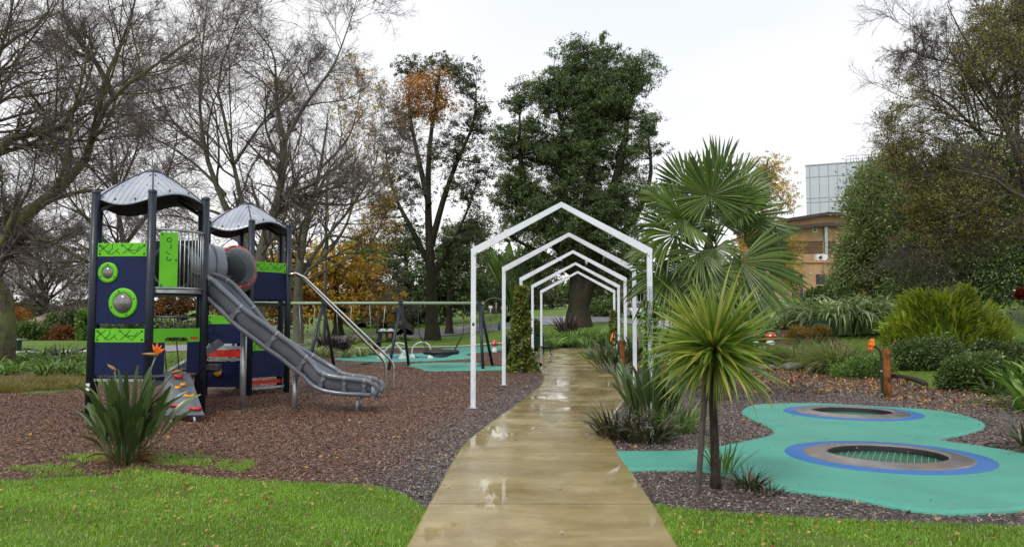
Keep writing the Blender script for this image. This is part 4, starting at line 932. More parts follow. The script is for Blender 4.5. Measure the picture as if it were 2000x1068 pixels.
leafy_tree('evergreen_tree', 'largest dark evergreen tree with a huge broad crown, behind the row of white arches', (1130, 637),
    [(1165, 105, 60, 45), (1110, 130, 40, 30), (1235, 150, 60, 50), (1075, 180, 70, 45), (1020, 195, 40, 35), (1180, 220, 90, 60), (1260, 250, 35, 35), (1020, 280, 60, 55), (1110, 290, 90, 65), (1230, 300, 65, 45), (1010, 375, 55, 45), (1100, 400, 100, 60), (1215, 400, 85, 55), (1010, 440, 50, 35), (1150, 480, 130, 45), (1060, 520, 95, 35), (1210, 530, 80, 38), (1130, 440, 120, 60), (1130, 300, 90, 80), (1160, 180, 80, 60)],
    [([(1130, 645), (1129, 560), (1127, 480), (1150, 380), (1155, 250), (1165, 110)], .72, .06, 1), ([(1134, 600), (1160, 520), (1185, 420), (1215, 300), (1235, 170)], .6, .08), ([(1126, 500), (1100, 400), (1105, 300), (1085, 190)], .5, .08), ([(1124, 520), (1060, 440), (1020, 340), (1015, 220)], .45, .07), ([(1160, 500), (1230, 440), (1270, 350), (1265, 260)], .35, .06), ([(1128, 540), (1070, 500), (1010, 470), (980, 450)], .3, .05), ([(1150, 540), (1210, 520), (1260, 500)], .3, .05)],
    barkD, lf_ever, None, 1050, 300, .95, .19, .07, 31, flat=.42, depth=.9, shell=.9)
leafy_tree('evergreen_tree', 'dark spreading evergreen with low branches behind the swings, left of the arches', (790, 655),
    [(790, 540, 70, 50), (740, 590, 60, 35), (850, 570, 80, 45), (900, 470, 40, 45), (920, 560, 60, 50), (830, 610, 90, 22), (780, 480, 35, 30)],
    [([(800, 652), (800, 600), (795, 540), (790, 480)], .5, .1, 1), ([(800, 600), (850, 560), (900, 500)], .3, .06), ([(800, 600), (750, 580), (720, 570)], .3, .06)], barkD, lf_ever, 80, 120, 260, 1.7, .34, .14, 33, flat=.5)
leafy_tree('autumn_tree', 'broad yellow-leaved autumn tree low behind the fireman rails and swing frame', (660, 655),
    [(560, 500, 60, 60), (640, 540, 90, 60), (700, 510, 60, 50), (620, 600, 110, 32), (730, 580, 60, 40), (520, 560, 40, 60), (770, 600, 30, 25)],
    [([(660, 655), (660, 600), (655, 540), (650, 470)], .4, .08, 1), ([(658, 590), (600, 540), (560, 480)], .25, .05), ([(658, 590), (710, 550), (740, 500)], .25, .05)], barkD, lf_yellow, 66, 110, 150, 1.6, .26, .2, 35, flat=.4,
    extra=([(600, 560, 100, 50), (730, 560, 40, 40), (560, 620, 60, 20)], lf_rust, 40, 70, 1.2))
leafy_tree('green_tree', 'small bright green tree peeping above the yellow autumn leaves', (705, 640), [(700, 490, 35, 25), (730, 500, 25, 25), (700, 540, 40, 30)], [([(705, 640), (705, 580), (702, 500)], .4, .1, 1)], barkD, lf_strap, 84, 40, 160, 1.6, .35, .2, 36)
leafy_tree('autumn_tree', 'rust-brown leaved tree seen under the first tower roof gap and between the towers', (350, 655), [(340, 590, 60, 30), (400, 570, 60, 40), (290, 600, 40, 25), (450, 600, 50, 30)], [([(350, 655), (350, 610), (355, 570)], .3, .08, 1), ([(350, 625), (420, 600), (450, 580)], .2, .05)], barkD, lf_rust, 75, 70, 110, 1.4, .28, .18, 37)
leafy_tree('evergreen_tree', 'grey-green mixed tree behind the second and third arch posts', (1000, 628), [(960, 520, 60, 60), (1030, 560, 60, 40), (950, 590, 50, 25), (930, 440, 35, 40), (1060, 590, 50, 20)], [([(1000, 628), (995, 570), (985, 500)], .5, .1, 1), ([(996, 590), (1040, 560), (1060, 540)], .3, .06), ([(996, 590), (950, 550), (930, 480)], .3, .06)], barkG, lf_olive, 95, 90, 150, 2.2, .4, .16, 38)
for i, (u, v, top, r0, D_) in enumerate(((877, 652, 480, .32, 74), (970, 612, 500, .5, 95), (1172, 608, 500, .4, 100), (745, 640, 560, .45, 90))):
    leafy_tree('park_tree', ['slim-trunked tree just right of the orange-topped tree', 'flared-trunk tree on the far lawn seen through the left side of the arches', 'thin dark trunk tree on the far lawn seen through the right side of the arches', 'dark-trunked tree on the far lawn behind the bin shelter'][i], (u, v),
        [(u, top+20, 50, 30), (u-20, top+50, 40, 20), (u+30, top+45, 40, 20)], [([(u, v), (u+1, (v+top)/2), (u-2, top+20)], r0, .08, 1)], barkD, lf_ever if i != 3 else lf_olive, None, 40, 110, 1.8, .35, .16, 60+i)
# dark tree line far off
def woods(name, label, pts, D, n, mat, ll, seed, cat):
    rg = np.random.default_rng(seed); P = cloud(pts, n//20, D, rg, .8, .6); P = np.repeat(P, 20, 0)+rg.normal(0, .9, (n//20*20, 3)); g = tz(P[:, 0], P[:, 1]); P[:, 2] = np.maximum(P[:, 2], g+.1)
    return tag(fm(name, [leaves(P, ll, ll*.55, rg, .5)], mat), label, cat, None, 'stuff')
woods('far_woodland', 'far-off belt of dark trees along the horizon behind the left park', [(-100, 610, 90, 28), (60, 608, 90, 16), (200, 612, 90, 18), (330, 616, 90, 20), (480, 618, 90, 20)], 150, 14000, lf_olive, .9, 71, 'woodland')
woods('far_woodland', 'far-off belt of dark trees across the rise behind the arches and swings', [(600, 600, 100, 25), (760, 585, 90, 25), (900, 580, 90, 28), (1040, 578, 90, 22), (1180, 575, 90, 28), (1300, 570, 90, 30)], 140, 42000, lf_ever, .8, 72, 'woodland')
# left hedge and shrubs
hl = [('orange autumn shrub beside the tan roofed house', (25, 645), [(30, 618, 26, 18), (15, 640, 20, 16)], lf_orange, 1), ('rounded green bush in front of the tan roof', (108, 660), [(105, 628, 12, 14), (108, 645, 16, 14)], lf_hedge, 2),
      ('dark green hedge shrub left of the rounded bush', (55, 664), [(50, 648, 30, 14), (75, 650, 18, 12)], lf_hedge, 3), ('olive bush between the rounded bush and the first tower post', (150, 662), [(145, 630, 20, 18), (150, 648, 24, 14)], lf_olive, 4), ('brown russet shrub at the foot of the far hedge', (125, 664), [(120, 655, 18, 8)], lf_rust, 5), ('green leafy bush just left of the first tower', (165, 664), [(168, 625, 14, 20), (172, 650, 16, 14)], lf_strap, 6),
      ('low green hedge glimpsed behind the first tower', (230, 664), [(230, 645, 50, 14), (300, 645, 50, 14)], lf_hedge, 7), ('dark low hedge on the left seen between tower and bridge', (380, 664), [(370, 648, 60, 12), (450, 650, 50, 10)], lf_olive, 8)]
for lab, b_, bl, m_, s_ in hl: shrub('shrub', lab, b_, bl, m_, 5000, .24, .14, 80+s_, 'shrubs along the far left lawn edge', noise_=.25, depth=.8)
shrub('shrub', 'golden yellow shrub on the far lawn behind the left swing legs', (690, 641), [(680, 622, 25, 12), (660, 616, 20, 9)], lf_yellow, 3500, .3, .18, 95, None, D=80)
# right hedge-trees
shrub('dense_tree', 'dense grey-green feathery tree whose left edge overlaps the office tower', (1720, 600), [(1720, 350, 50, 45), (1690, 400, 45, 45), (1730, 450, 70, 60), (1685, 490, 50, 45), (1670, 540, 48, 35), (1740, 550, 60, 40)], LEAF('feathery_leaf', L3((.10, .15, .05), (.17, .23, .08), (.28, .33, .13)), .45, .25), 52000, .19, .06, 101, cat='tree', D=40, shell=.7, noise_=.22)
shrub('dense_tree', 'big dark green tree filling the right background below the autumn tree', (1880, 600), [(1820, 400, 90, 80), (1900, 350, 90, 80), (1990, 380, 110, 120), (1830, 500, 100, 60), (1940, 510, 110, 60), (2080, 480, 110, 110), (1800, 565, 80, 28), (1930, 570, 100, 25)], lf_hedge, 90000, .19, .08, 102, cat='tree', D=37, shell=.6, noise_=.2)
shrub('shrub', 'low dark clipped shrub at the foot of the brick building', (1610, 598), [(1605, 580, 32, 16), (1640, 570, 30, 24), (1590, 590, 20, 8)], lf_hedge, 9000, .17, .08, 103, D=44, noise_=.15)
bare_tree('autumn_tree', 'spreading autumn tree with sparse mustard leaves overhanging from the right edge', (2090, 690),
    [([(2090, 690), (2070, 560), (2030, 430), (1985, 300), (1930, 160), (1880, 70), (1850, 10)], .36, .02), ([(2010, 380), (1930, 280), (1850, 200), (1780, 165), (1745, 150)], .17, .03), ([(2040, 470), (1960, 462), (1880, 455), (1800, 450), (1740, 465)], .13, .03),
     ([(1985, 300), (1985, 180), (1960, 60), (1940, -20)], .16, .04), ([(2000, 340), (1920, 370), (1840, 380), (1760, 350), (1735, 300)], .13, .03), ([(2040, 440), (2060, 250), (2050, 80)], .2, .05), ([(1940, 180), (1870, 130), (1800, 110), (1770, 90)], .1, .03), ([(2030, 430), (1950, 400), (1880, 410), (1800, 400)], .12, .03), ([(1930, 160), (1990, 80), (2020, 10)], .1, .03)],
    24, barkG, twigG, (15, 9, 8, 4), 17, minr=.0045, leafm=lf_autumn, nleaf=56000, ll=.06, rs=.55, leafbox=[(1880, 370, 180, 120), (2000, 200, 130, 230), (1790, 250, 70, 110)])
leafy_tree('birch_tree', 'weeping birch with hanging golden leaves in front of the brick building, right of the palm', (1492, 606),
    [(1500, 330, 38, 30), (1520, 380, 35, 35), (1470, 360, 35, 40), (1535, 470, 35, 20), (1520, 510, 45, 35), (1545, 540, 30, 20), (1500, 440, 40, 40), (1470, 480, 40, 50)],
    [([(1492, 606), (1490, 540), (1488, 450), (1492, 370), (1500, 310)], .15, .03, 1), ([(1489, 470), (1510, 430), (1530, 400)], .07, .02), ([(1490, 500), (1520, 480), (1545, 470)], .07, .02)], barkG, lf_gold, 46, 170, 130, .75, .11, .06, 41, flat=-.3, droopy=.8)
# ---- far garden by the bin and road
gB = 'variegated grass clumps in the far planting bed'
for u, v, h in ((622, 694, 34), (640, 697, 28), (676, 699, 30), (705, 697, 34), (725, 694, 26), (615, 680, 30)):
    plant('variegated_grass', 'pale variegated grass clump around the dark spiky plant in the far bed', (u, v), h, 130, 1.6, lf_varieg, 'grass', gB, droop=(50, 120))
for u, v, h in ((700, 668, 24), (730, 668, 26), (760, 668, 22), (786, 664, 20), (690, 672, 20), (800, 665, 16)):
    plant('variegated_grass', 'pale feathery grass clump beside the bin shelter', (u, v), h, 110, 1.4, lf_varieg, 'grass', 'pale grasses by the bin shelter', droop=(50, 120))
plant('spiky_plant', 'dark purple-black spiky plant in the far bed left of the bin shelter', (655, 688), 48, 150, 3.2, lf_purple, spread=.25, droop=(0, 50))
plant('spiky_plant', 'dark bronze spiky plant at the foot of the biggest evergreen', (1108, 657), 52, 110, 3.0, lf_purple, spread=.1, droop=(0, 50))
rg = np.random.default_rng(5); VF = []
for i in range(46):
    u = 1066+i*3.1+rg.uniform(-3, 3); v = 681-6*math.sin(i/34*PI)+rg.uniform(-9, 3)-(10 if u > 1150 else 0); p = G(u, v); s = p[1]/F
    VF.append(clump(p, 60, rg.uniform(28, 40)*s, 2.0*s, (50, 85), (40, 110), .25, 6, seed=900+i))
tag(fm('strappy_ground_cover', VF, lf_strap), 'mass of strappy green plants at the end of the concrete path', 'ground cover', None, 'stuff')
shrub('shrub', 'dark leafy shrub beyond the road, right of the big trunk', (1180, 618), [(1170, 604, 30, 10), (1200, 600, 22, 10)], lf_hedge, 3500, .26, .14, 111, noise_=.2)
shrub('shrub', 'feathery shrub standing left of the fourth arch, behind the bench', (1046, 686), [(1046, 650, 9, 24), (1040, 672, 8, 12)], lf_strel, 3000, .2, .07, 112, noise_=.2)
shrub('shrub', 'slim shrub just left of the vine-wrapped post', (1003, 715), [(1000, 680, 9, 26)], lf_strel, 2200, .2, .06, 113, noise_=.2)
# yucca-like palm behind arches
plant('tree_fern', 'upright paddle-leaved plant rising behind the second arch', (1008, 632), 160, 60, 16, lf_strap, 'plant', e=(70, 88), droop=(0, 30), prof='paddle', spread=.03)
# ---- vines on arch posts
def vine(name, label, x, y, z0, z1, r0, r1, n, ll, mat, seed, cat='vine'):
    rg = np.random.default_rng(seed); t = rg.uniform(0, 1, n); t = t**1.15; a = rg.uniform(0, 2*PI, n); z = z0+(z1-z0)*t
    lump = 1+.28*np.sin(z*5+a*2)+.2*np.sin(z*11-a*3); r = (r0+(r1-r0)*(t**.5))*lump*rg.uniform(.35, 1, n)**.4
    P = np.stack([x+r*np.cos(a), y+r*np.sin(a), z], 1); d = np.stack([np.cos(a), np.sin(a), -.5+0*a], 1)
    th = thing(name, label, cat, (x, y, 0))
    o = fm('foliage', [leaves(P, ll, ll*.8, rg, .3, .2, d)], mat, th); o.location = (-x, -y, 0)
    ps = []
    for k in range(5):
        zz = np.linspace(z0, z1, 24); aa = zz*2.2+k*1.3; ps.append(np.stack([x+.1*np.cos(aa), y+.1*np.sin(aa), zz], 1))
    o = fm('vine_stems', [tubes(np.array(ps), np.full((5, 24), .012), 5)], barkD, th); o.location = (-x, -y, 0); return th
x3 = ARC[2][0]/F*ARC[2][1]-AW/2
vine('climbing_vine', 'thick leafy vine wrapping the left post of the third arch', x3, 24.3, 0, 2.68, .46, .13, 3600, .12, lf_vine, 1)
x4 = ARC[3][0]/F*ARC[3][1]+AW/2
vine('climbing_vine', 'thinner vine climbing a right-hand arch post further along the path', x4-.12, 29.6, 0, 2.0, .2, .12, 900, .13, lf_vine, 2)
x1 = ARC[0][0]/F*ARC[0][1]+AW/2
vine('climbing_vine', 'sparse vine on the right post of the nearest arch, below its green mesh', x1, 14.35, .2, 1.95, .15, .11, 900, .075, lf_strap, 3)
mb = MB()
for i in range(7):
    a = 2*PI*i/7; mb.tube([(x1+.085*math.cos(a), 14.35+.085*math.sin(a), 1.5), (x1+.085*math.cos(a), 14.35+.085*math.sin(a), 2.2)], .003, 4)
for i in range(20):
    z = 1.5+.7*i/19; mb.tube([(x1+.085*math.cos(a), 14.35+.085*math.sin(a), z) for a in np.linspace(0, 2*PI, 13)], .003, 4)
tag(mb.build('climber_mesh', dkgreen, None, (x1, 14.35, 1.5)), 'black-green plastic mesh sleeve around the right post of the nearest arch', 'mesh')
# ---- path-side strelitzia and straps
plant('bird_of_paradise_plant', 'tall paddle-leaved clump right of the path between dracaena and arches', (1272, 842), 152, 70, 13, lf_strel, 'plant', e=(70, 89), droop=(5, 30), prof='paddle', spread=.13, fold=.25)
plant('strap_plant', 'dark strappy clump spilling onto the path edge, left of the tall paddle-leaved clump', (1205, 855), 88, 150, 4.2, lf_dark, droop=(30, 110), spread=.2)
plant('strap_plant', 'dark strappy clump at the foot of the tall paddle-leaved clump', (1262, 862), 80, 150, 4.0, lf_dark, droop=(30, 110), spread=.25)
plant('strap_plant', 'greener strappy clump just behind the dracaena stake', (1318, 845), 84, 110, 4.0, lf_strap, droop=(20, 90), spread=.2)
plant('bird_of_paradise_plant', 'bushy paddle-leaved plant beside the far wooden post with orange flower', (1200, 728), 74, 90, 8, lf_strel, 'plant', e=(45, 88), droop=(5, 50), prof='paddle', spread=.25)
plant('strap_plant', 'light green strappy plant where the path meets the far right bed', (1163, 702), 26, 90, 3, lf_strap, droop=(40, 100), spread=.25)
plant('bird_of_paradise_plant', 'paddle-leaved plant under the palm right of the fourth arch posts', (1262, 730), 96, 60, 9, lf_strel, 'plant', e=(55, 88), droop=(5, 45), prof='paddle', spread=.2)
# ---- strelitzia in front-left
pb = G(245, 903); th = thing('bird_of_paradise_plant', 'large bird-of-paradise plant with an orange flower, in front of the first tower', 'plant', pb)
s = pb[1]/F
rg = np.random.default_rng(77); n = 90; az_ = rg.uniform(0, 2*PI, n); rr = .2*np.sqrt(rg.uniform(0, 1, n)); e0 = np.radians(np.clip(90-np.abs(rg.normal(0, 17, n)), 46, 89)); LL = rg.uniform(.55, 1.14, n)*(.55+.45*np.sin(e0)**3)
fm('leaves', [ribbons(np.stack([rr*np.cos(az_), rr*np.sin(az_), 0*rr-.02], 1), az_, e0, LL, rg.uniform(.06, .15, n), np.radians(rg.uniform(0, 55, n)), 12, 'paddle', .22, .9, 1.9, rg)], lf_strel, th)
n = 30; az_ = rg.uniform(0, 2*PI, n); fm('dead_leaves', [ribbons(np.stack([.1*np.cos(az_), .1*np.sin(az_), 0*az_], 1), az_, np.radians(rg.uniform(5, 70, n)), rg.uniform(.2, .45, n), np.full(n, .03), np.radians(rg.uniform(30, 90, n)), 7, 'leaf', .3, .6, 1.3, rg)], lf_rust, th)
def flower(tip_uv, D, root, par, ang, sc=1.0, open_=True):
    tp_ = Vector(at(*tip_uv, D))-Vector(pb); mb = MB(); r0 = Vector(root)
    mb.tube([r0, r0.lerp(tp_, .5)+Vector((-.02, 0, .02)), tp_], [.013, .011, .009], 8); st_ = mb.build('flower_stalk', lf_strel, par)
    mb = MB(); d = Vector((math.cos(R(ang)), -.2, math.sin(R(ang)))).normalized(); mb.tube([tp_-d*.02, tp_+d*.05*sc, tp_+d*.12*sc, tp_+d*.2*sc], [.012, .02, .014, .002], 8); mb.build('flower_beak', LEAF('beak', L3((.35, .12, .04), (.45, .2, .06), (.2, .2, .06)), .4, .1), st_)
    if open_:
        for a, l in ((60, .13), (85, .15), (110, .13), (35, .13)):
            mb = MB(); q = Vector((math.cos(R(a)), -.15, math.sin(R(a)))); sd2 = Vector((q.z, 0, -q.x)); mb.add([tp_, tp_+q*l*.5+sd2*.018, tp_+q*l, tp_+q*l*.5-sd2*.018, tp_+q*l*.5+Vector((0, -.012, 0))], [(0, 1, 4), (1, 2, 4), (2, 3, 4), (3, 0, 4)]); mb.build('petal', orgp, st_)
flower((306, 692), 8.85, (.05, -.02, .3), th, 176, .8); flower((224, 722), 8.8, (-.03, 0, .3), th, 140, .5, False); flower((338, 727), 8.8, (.06, 0, .3), th, 12, .6, False)
# ---- cordyline with stake
dp = G(1397, 952); th = thing('cabbage_tree', 'yellow-green spiky cordyline ball of narrow leaves on a thin dark trunk by the path', 'tree', dp)
mb = MB(); D = dp[1]; cz = Vector(at(1396, 682, D))-Vector(dp)
mb.tube([(0, 0, -.03), (.005, 0, .12), (-.0, .0, .45), (-.01, .0, .8), (cz.x, cz.y, cz.z)], [.062, .048, .042, .038, .03], 12); mb.build('trunk', BARK('ringed_bark', (.02, .015, .012), (.07, .055, .04), None, 9, .9), th)
rg = np.random.default_rng(8); n = 430; sz_ = rg.uniform(-.8, 1, n); e0 = np.arcsin(sz_); az_ = rg.uniform(0, 2*PI, n); LL = rg.uniform(.45, .80, n)*np.where(sz_ > .5, 1.1, 1.0)
dirn = np.stack([np.cos(az_)*np.cos(e0), np.sin(az_)*np.cos(e0), np.sin(e0)], 1)
base = np.array(cz)+dirn*.03+np.stack([0*az_, 0*az_, rg.uniform(-.06, .07, n)], 1)
fm('leaves', [ribbons(base, az_, e0, LL, rg.uniform(.024, .038, n), np.radians(rg.uniform(-4, 14, n)+np.where(sz_ < .1, rg.uniform(0, 35, n), 0)), 8, 'blade', .35, .9, 2.2, rg)], lf_spike, th)
n = 70; az_ = rg.uniform(0, 2*PI, n); fm('dry_leaves', [ribbons(np.tile(np.array(cz)-[0, 0, .08], (n, 1)), az_, np.radians(rg.uniform(-65, -20, n)), rg.uniform(.35, .6, n), np.full(n, .016), np.radians(rg.uniform(5, 30, n)), 6, 'blade', .3, .8, 1.3, rg)], lf_straw, th)
mb = MB(); sp_ = G(1362, 962); tpn = at(1378, 752, sp_[1]+.1)
mb.bar(sp_+np.array([0, 0, -.05]), tpn, .042, .042, bev=.004); st_ = mb.build('wooden_stake', BARK('grey_timber', (.045, .04, .035), (.11, .095, .08), None, 12, .4), None, tuple(sp_)); tag(st_, 'slim grey timber stake tied beside the cordyline trunk', 'stake')
plant('strap_plant', 'thin dark strappy tuft on the mulch right of the cordyline trunk', (1462, 952), 62, 70, 3.4, lf_dark, droop=(30, 100), spread=.2)
plant('strap_plant', 'small upright green tuft close behind the cordyline trunk', (1408, 925), 95, 36, 3.4, lf_strap, e=(50, 88), droop=(10, 50), spread=.12)
plant('strap_plant', 'sprawling brownish tuft at the lawn edge below the cordyline', (1500, 962), 36, 50, 3, lf_dark, e=(15, 70), droop=(20, 60), spread=.3)
# ---- fan palm
pbp = G(1388, 800); PD = 15.8; pc = at(1385, 522, PD); th = thing('fan_palm', 'big fan palm with broad pleated green fronds, behind the cordyline and right of the arches', 'palm', (pc[0], PD, 0))
mb = MB(); mb.tube([(0, 0, -.05), (.02, 0, .8), (0, 0, 1.6), (0, 0, pc[2]+.2)], [.2, .15, .14, .12], 14); mb.build('trunk', BARK('fibrous_bark', (.02, .014, .01), (.08, .055, .035), None, 10, 1.0), th)
mb = MB(); mb.tube([(0, 0, pc[2]-.1), (0, 0, pc[2]+.35), (.01, 0, pc[2]+.7)], [.13, .12, .03], 10); mb.build('leaf_base_sheath', BARK('sheath', (.05, .05, .02), (.1, .11, .03), None, 10, .8), th)
def blade(hub, fwd, nor, Rb, seed, droop=.1, open_=150):
    rg = np.random.default_rng(seed); fwd = unit(np.array(fwd, float)); nor = np.array(nor, float); nor = unit(nor-fwd*(nor@fwd)); side = np.cross(nor, fwd)
    n = max(12, int(56*open_/150)); K = 12; a = np.radians(np.linspace(-open_, open_, n)); t = np.linspace(0, 1, K)
    Ls = Rb*(1-.28*(np.abs(a)/R(150))**2)*rg.uniform(.92, 1.06, n); r = t[None]*Ls[:, None]
    dirs = unit(np.cos(a)[:, None]*fwd+np.sin(a)[:, None]*side+nor*(.22-.14*np.cos(a)[:, None])+rg.normal(0, .03, (n, 3)))
    dr = droop*rg.uniform(.4, 1.8, n); C = hub+dirs[:, None]*r[..., None]; C[..., 2] -= (dr[:, None]*np.clip(t[None]-.45, 0, 1)**1.8*2.4)*Ls[:, None]
    tang = -np.sin(a)[:, None]*fwd+np.cos(a)[:, None]*side; da = a[1]-a[0]
    w = np.where(t < .68, r*da*.56, .68*Ls[:, None]*da*.54*np.maximum(1-(t[None]-.68)/.33, .03)**.8)
    fold = (nor[None, None]*w[..., None])*.8
    V = np.stack([C-tang[:, None]*w[..., None]-fold, C+fold, C+tang[:, None]*w[..., None]-fold], 2).reshape(-1, 3)
    i = (np.arange(n)[:, None]*K+np.arange(K-1)[None]).ravel()*3
    return (V, np.concatenate([np.stack([i, i+1, i+4, i+3], 1), np.stack([i+1, i+2, i+5, i+4], 1)]))
pc0 = np.array([pc[0], PD, 0]); PS_ = PD/F/2.484
def pz(x, y, dy): return at(1172+x/2.484, 195+y/2.484, PD+dy)-pc0
FR = [(535, 468, -.55, 95, -.1, 235, 150, .05), (430, 430, .1, 115, .1, 215, 120, .05), (575, 400, .1, 86, 0, 235, 22, .02), (640, 440, .15, 58, .1, 225, 110, .06), (665, 505, -.3, 40, -.2, 190, 130, .08), (408, 578, -.5, 145, -.25, 225, 150, .08),
      (330, 500, .2, 155, .1, 175, 90, .12), (655, 585, .0, 22, -.1, 260, 60, .12), (640, 520, -.5, 75, -.3, 105, 130, .1), (370, 650, -.2, 185, -.2, 240, 90, .32), (700, 690, .1, 3, -.1, 240, 80, .25), (490, 742, -.75, 212, -.5, 190, 100, .22),
      (672, 785, -.7, -38, -.35, 320, 85, .22), (530, 842, -.95, -92, -.5, 175, 120, .12), (340, 850, -.2, 222, -.2, 240, 80, .3), (780, 760, .3, -25, .2, 200, 90, .35), (600, 610, .3, 60, .4, 200, 120, .1), (470, 640, .5, 130, .4, 200, 120, .1),
      (560, 720, -.7, -60, -.6, 130, 100, .3), (430, 790, .3, 235, .3, 260, 80, .4), (640, 800, .5, -60, .4, 260, 90, .4), (300, 730, .5, 180, .3, 200, 90, .3), (780, 640, .6, 20, .4, 200, 90, .2), (540, 560, .8, 90, .5, 230, 140, .08), (480, 900, -.1, 250, -.1, 190, 70, .3), (620, 900, .1, -70, .1, 220, 70, .3)]
cen_ = pz(545, 690, 0)
for i, (x, y, dy, an, fy, rr_, op, dr) in enumerate(FR):
    hub = pz(x, y, dy); an = R(an); fw = unit(np.array([math.cos(an), fy, math.sin(an)])); up_ = np.array([-.35*math.cos(an), -1.0, .75]) if dy < .3 else np.array([-.3*math.cos(an), -.5, .9])
    fo = fm('frond', [blade(hub, fw, up_, rr_*PS_, 300+i, dr, op)], lf_palm, th)
    st0 = cen_+np.array([.05*math.cos(an), .05*fy, (-.2+.25*math.sin(an))]); md = (st0+hub)/2+np.array([0, 0, .06]); tt = np.linspace(0, 1, 7)[:, None]
    q = (1-tt)**2*st0+2*tt*(1-tt)*md+tt**2*hub; mb = MB(); mb.tube([tuple(k_) for k_ in q], [.024, .019, .016, .014, .012, .011, .010], 6); mb.build('leaf_stalk', lf_strap, fo)
n = 60; az_ = RG.uniform(0, 2*PI, n)
fm('hanging_dead_leaves', [ribbons(np.tile([0, 0, cen_[2]-.25], (n, 1)), az_, np.radians(RG.uniform(-60, -10, n)), RG.uniform(.6, 1.1, n), np.full(n, .05), np.radians(RG.uniform(20, 60, n)), 7, 'blade', .3, .8)], lf_dark, th)
# ---- right garden bed
gS = 'tall arching strappy clumps on the slope'
sl_ = ['leftmost tall arching strappy clump on the slope behind the green box', 'second arching strappy clump from the left on the slope', 'middle arching strappy clump on the slope', 'arching strappy clump between the middle one and the ginger bush', 'rightmost arching strappy clump, touching the yellow-green ginger bush']
for i, (u, v, h) in enumerate(((1592, 640, 92), (1628, 652, 108), (1668, 650, 108), (1708, 648, 106), (1748, 645, 98))):
    plant('strappy_clump', sl_[i], (u, v), h, 330, 4.6, LEAF('arching_leaf', L3((.10, .16, .07), (.20, .28, .13), (.38, .44, .26)), .35, .25) if i == 0 else bpy.data.materials['arching_leaf'], 'plant', gS, e=(60, 89), droop=(80, 175), spread=.24, K=9, pw=1.8)
tl = ['big rounded soft grass tussock left of the right-hand wooden post', 'medium grass tussock under the amber dwarf conifer', 'grass tussock left edge of right garden behind the toadstools', 'small grass tussock between toadstools and big tussock']
for i, (u, v, h) in enumerate(((1640, 728, 98), (1556, 712, 70), (1490, 705, 60), (1592, 700, 60))):
    plant('grass_tussock', tl[i], (u, v), h, 1500 if i == 0 else 700, 1.5, lf_tuft, 'grass', 'soft grass tussocks in the right garden', e=(35, 88), droop=(50, 120), spread=.18, K=8, prof='grass')
for lab, b_, bl in (('amber tipped dwarf conifer above the medium grass tussock', (1562, 672), [(1560, 650, 21, 12), (1545, 660, 12, 9)]), ('round amber-brown dwarf conifer in front of the green box', (1604, 668), [(1603, 648, 17, 12)]), ('small amber dwarf conifer lowest of the three', (1590, 672), [(1592, 658, 10, 7)])):
    shrub('dwarf_conifer', lab, b_, bl, lf_amber, 3500, .09, .02, sd_(), 'amber dwarf conifers', noise_=.15)
gp = G(1845, 712); gl = [(1770, 640, 50, 38), (1840, 610, 60, 42), (1900, 620, 55, 40), (1800, 590, 45, 28), (1870, 575, 40, 22), (1940, 650, 40, 38), (1850, 660, 90, 38), (1760, 670, 40, 24)]
th = thing('ginger_bush', 'large yellow-green bush of upright glossy ginger leaves in the right garden', 'shrub', gp)
rg = np.random.default_rng(55); P = cloud(gl, 3600, gp[1], rg, .7, .8); cen = np.array(at(1850, 690, gp[1])); d = P-cen; az_ = np.arctan2(d[:, 1], d[:, 0])+rg.normal(0, .6, len(P))
n = len(P); o = fm('leaves', [ribbons(P-np.array([0, 0, .15]), az_, np.radians(rg.uniform(25, 85, n)), rg.uniform(.24, .42, n), rg.uniform(.055, .09, n), np.radians(rg.uniform(10, 50, n)), 6, 'leaf', .25, .5, 1.3, rg)], lf_ging, th); o.location = -gp
P2 = cloud(gl, 160, gp[1], rg, .8, .8); bs = np.stack([P2[:, 0]*.9+gp[0]*.1, P2[:, 1], tz(P2[:, 0], P2[:, 1])], 1); tt = np.linspace(0, 1, 5)[None, :, None]; o = fm('stems', [tubes(bs[:, None]*(1-tt)+P2[:, None]*tt, np.full((160, 5), .012), 5)], lf_strap, th); o.location = -gp
shrub('shrub', 'dark green low shrub beneath the ginger bush, right of the wooden post', (1790, 722), [(1780, 695, 45, 26), (1830, 690, 50, 28), (1740, 700, 26, 18)], lf_hedge, 16000, .10, .05, 121, noise_=.12)
shrub('shrub', 'mid-green low shrub left of the right-hand wooden post', (1690, 738), [(1690, 718, 40, 18), (1650, 728, 30, 12), (1720, 712, 24, 16)], lf_strap, 9000, .08, .025, 122, noise_=.14)
shrub('shrub', 'blue-green rounded shrub on the mulch near the right edge', (1895, 762), [(1880, 728, 40, 30), (1925, 720, 40, 30), (1850, 745, 18, 16)], lf_hedge, 17000, .075, .05, 123, noise_=.10)
shrub('shrub', 'dark bush behind the blue-green rounded shrub at the right edge', (1990, 730), [(1980, 700, 50, 26), (1930, 690, 30, 20)], lf_hedge, 12000, .10, .05, 124, noise_=.12)
shrub('shrub', 'bright red leaved shrub by the lawn at the right edge', (1992, 583), [(1996, 575, 10, 6)], lf_red, 1500, .16, .08, 125, noise_=.15, D=34)
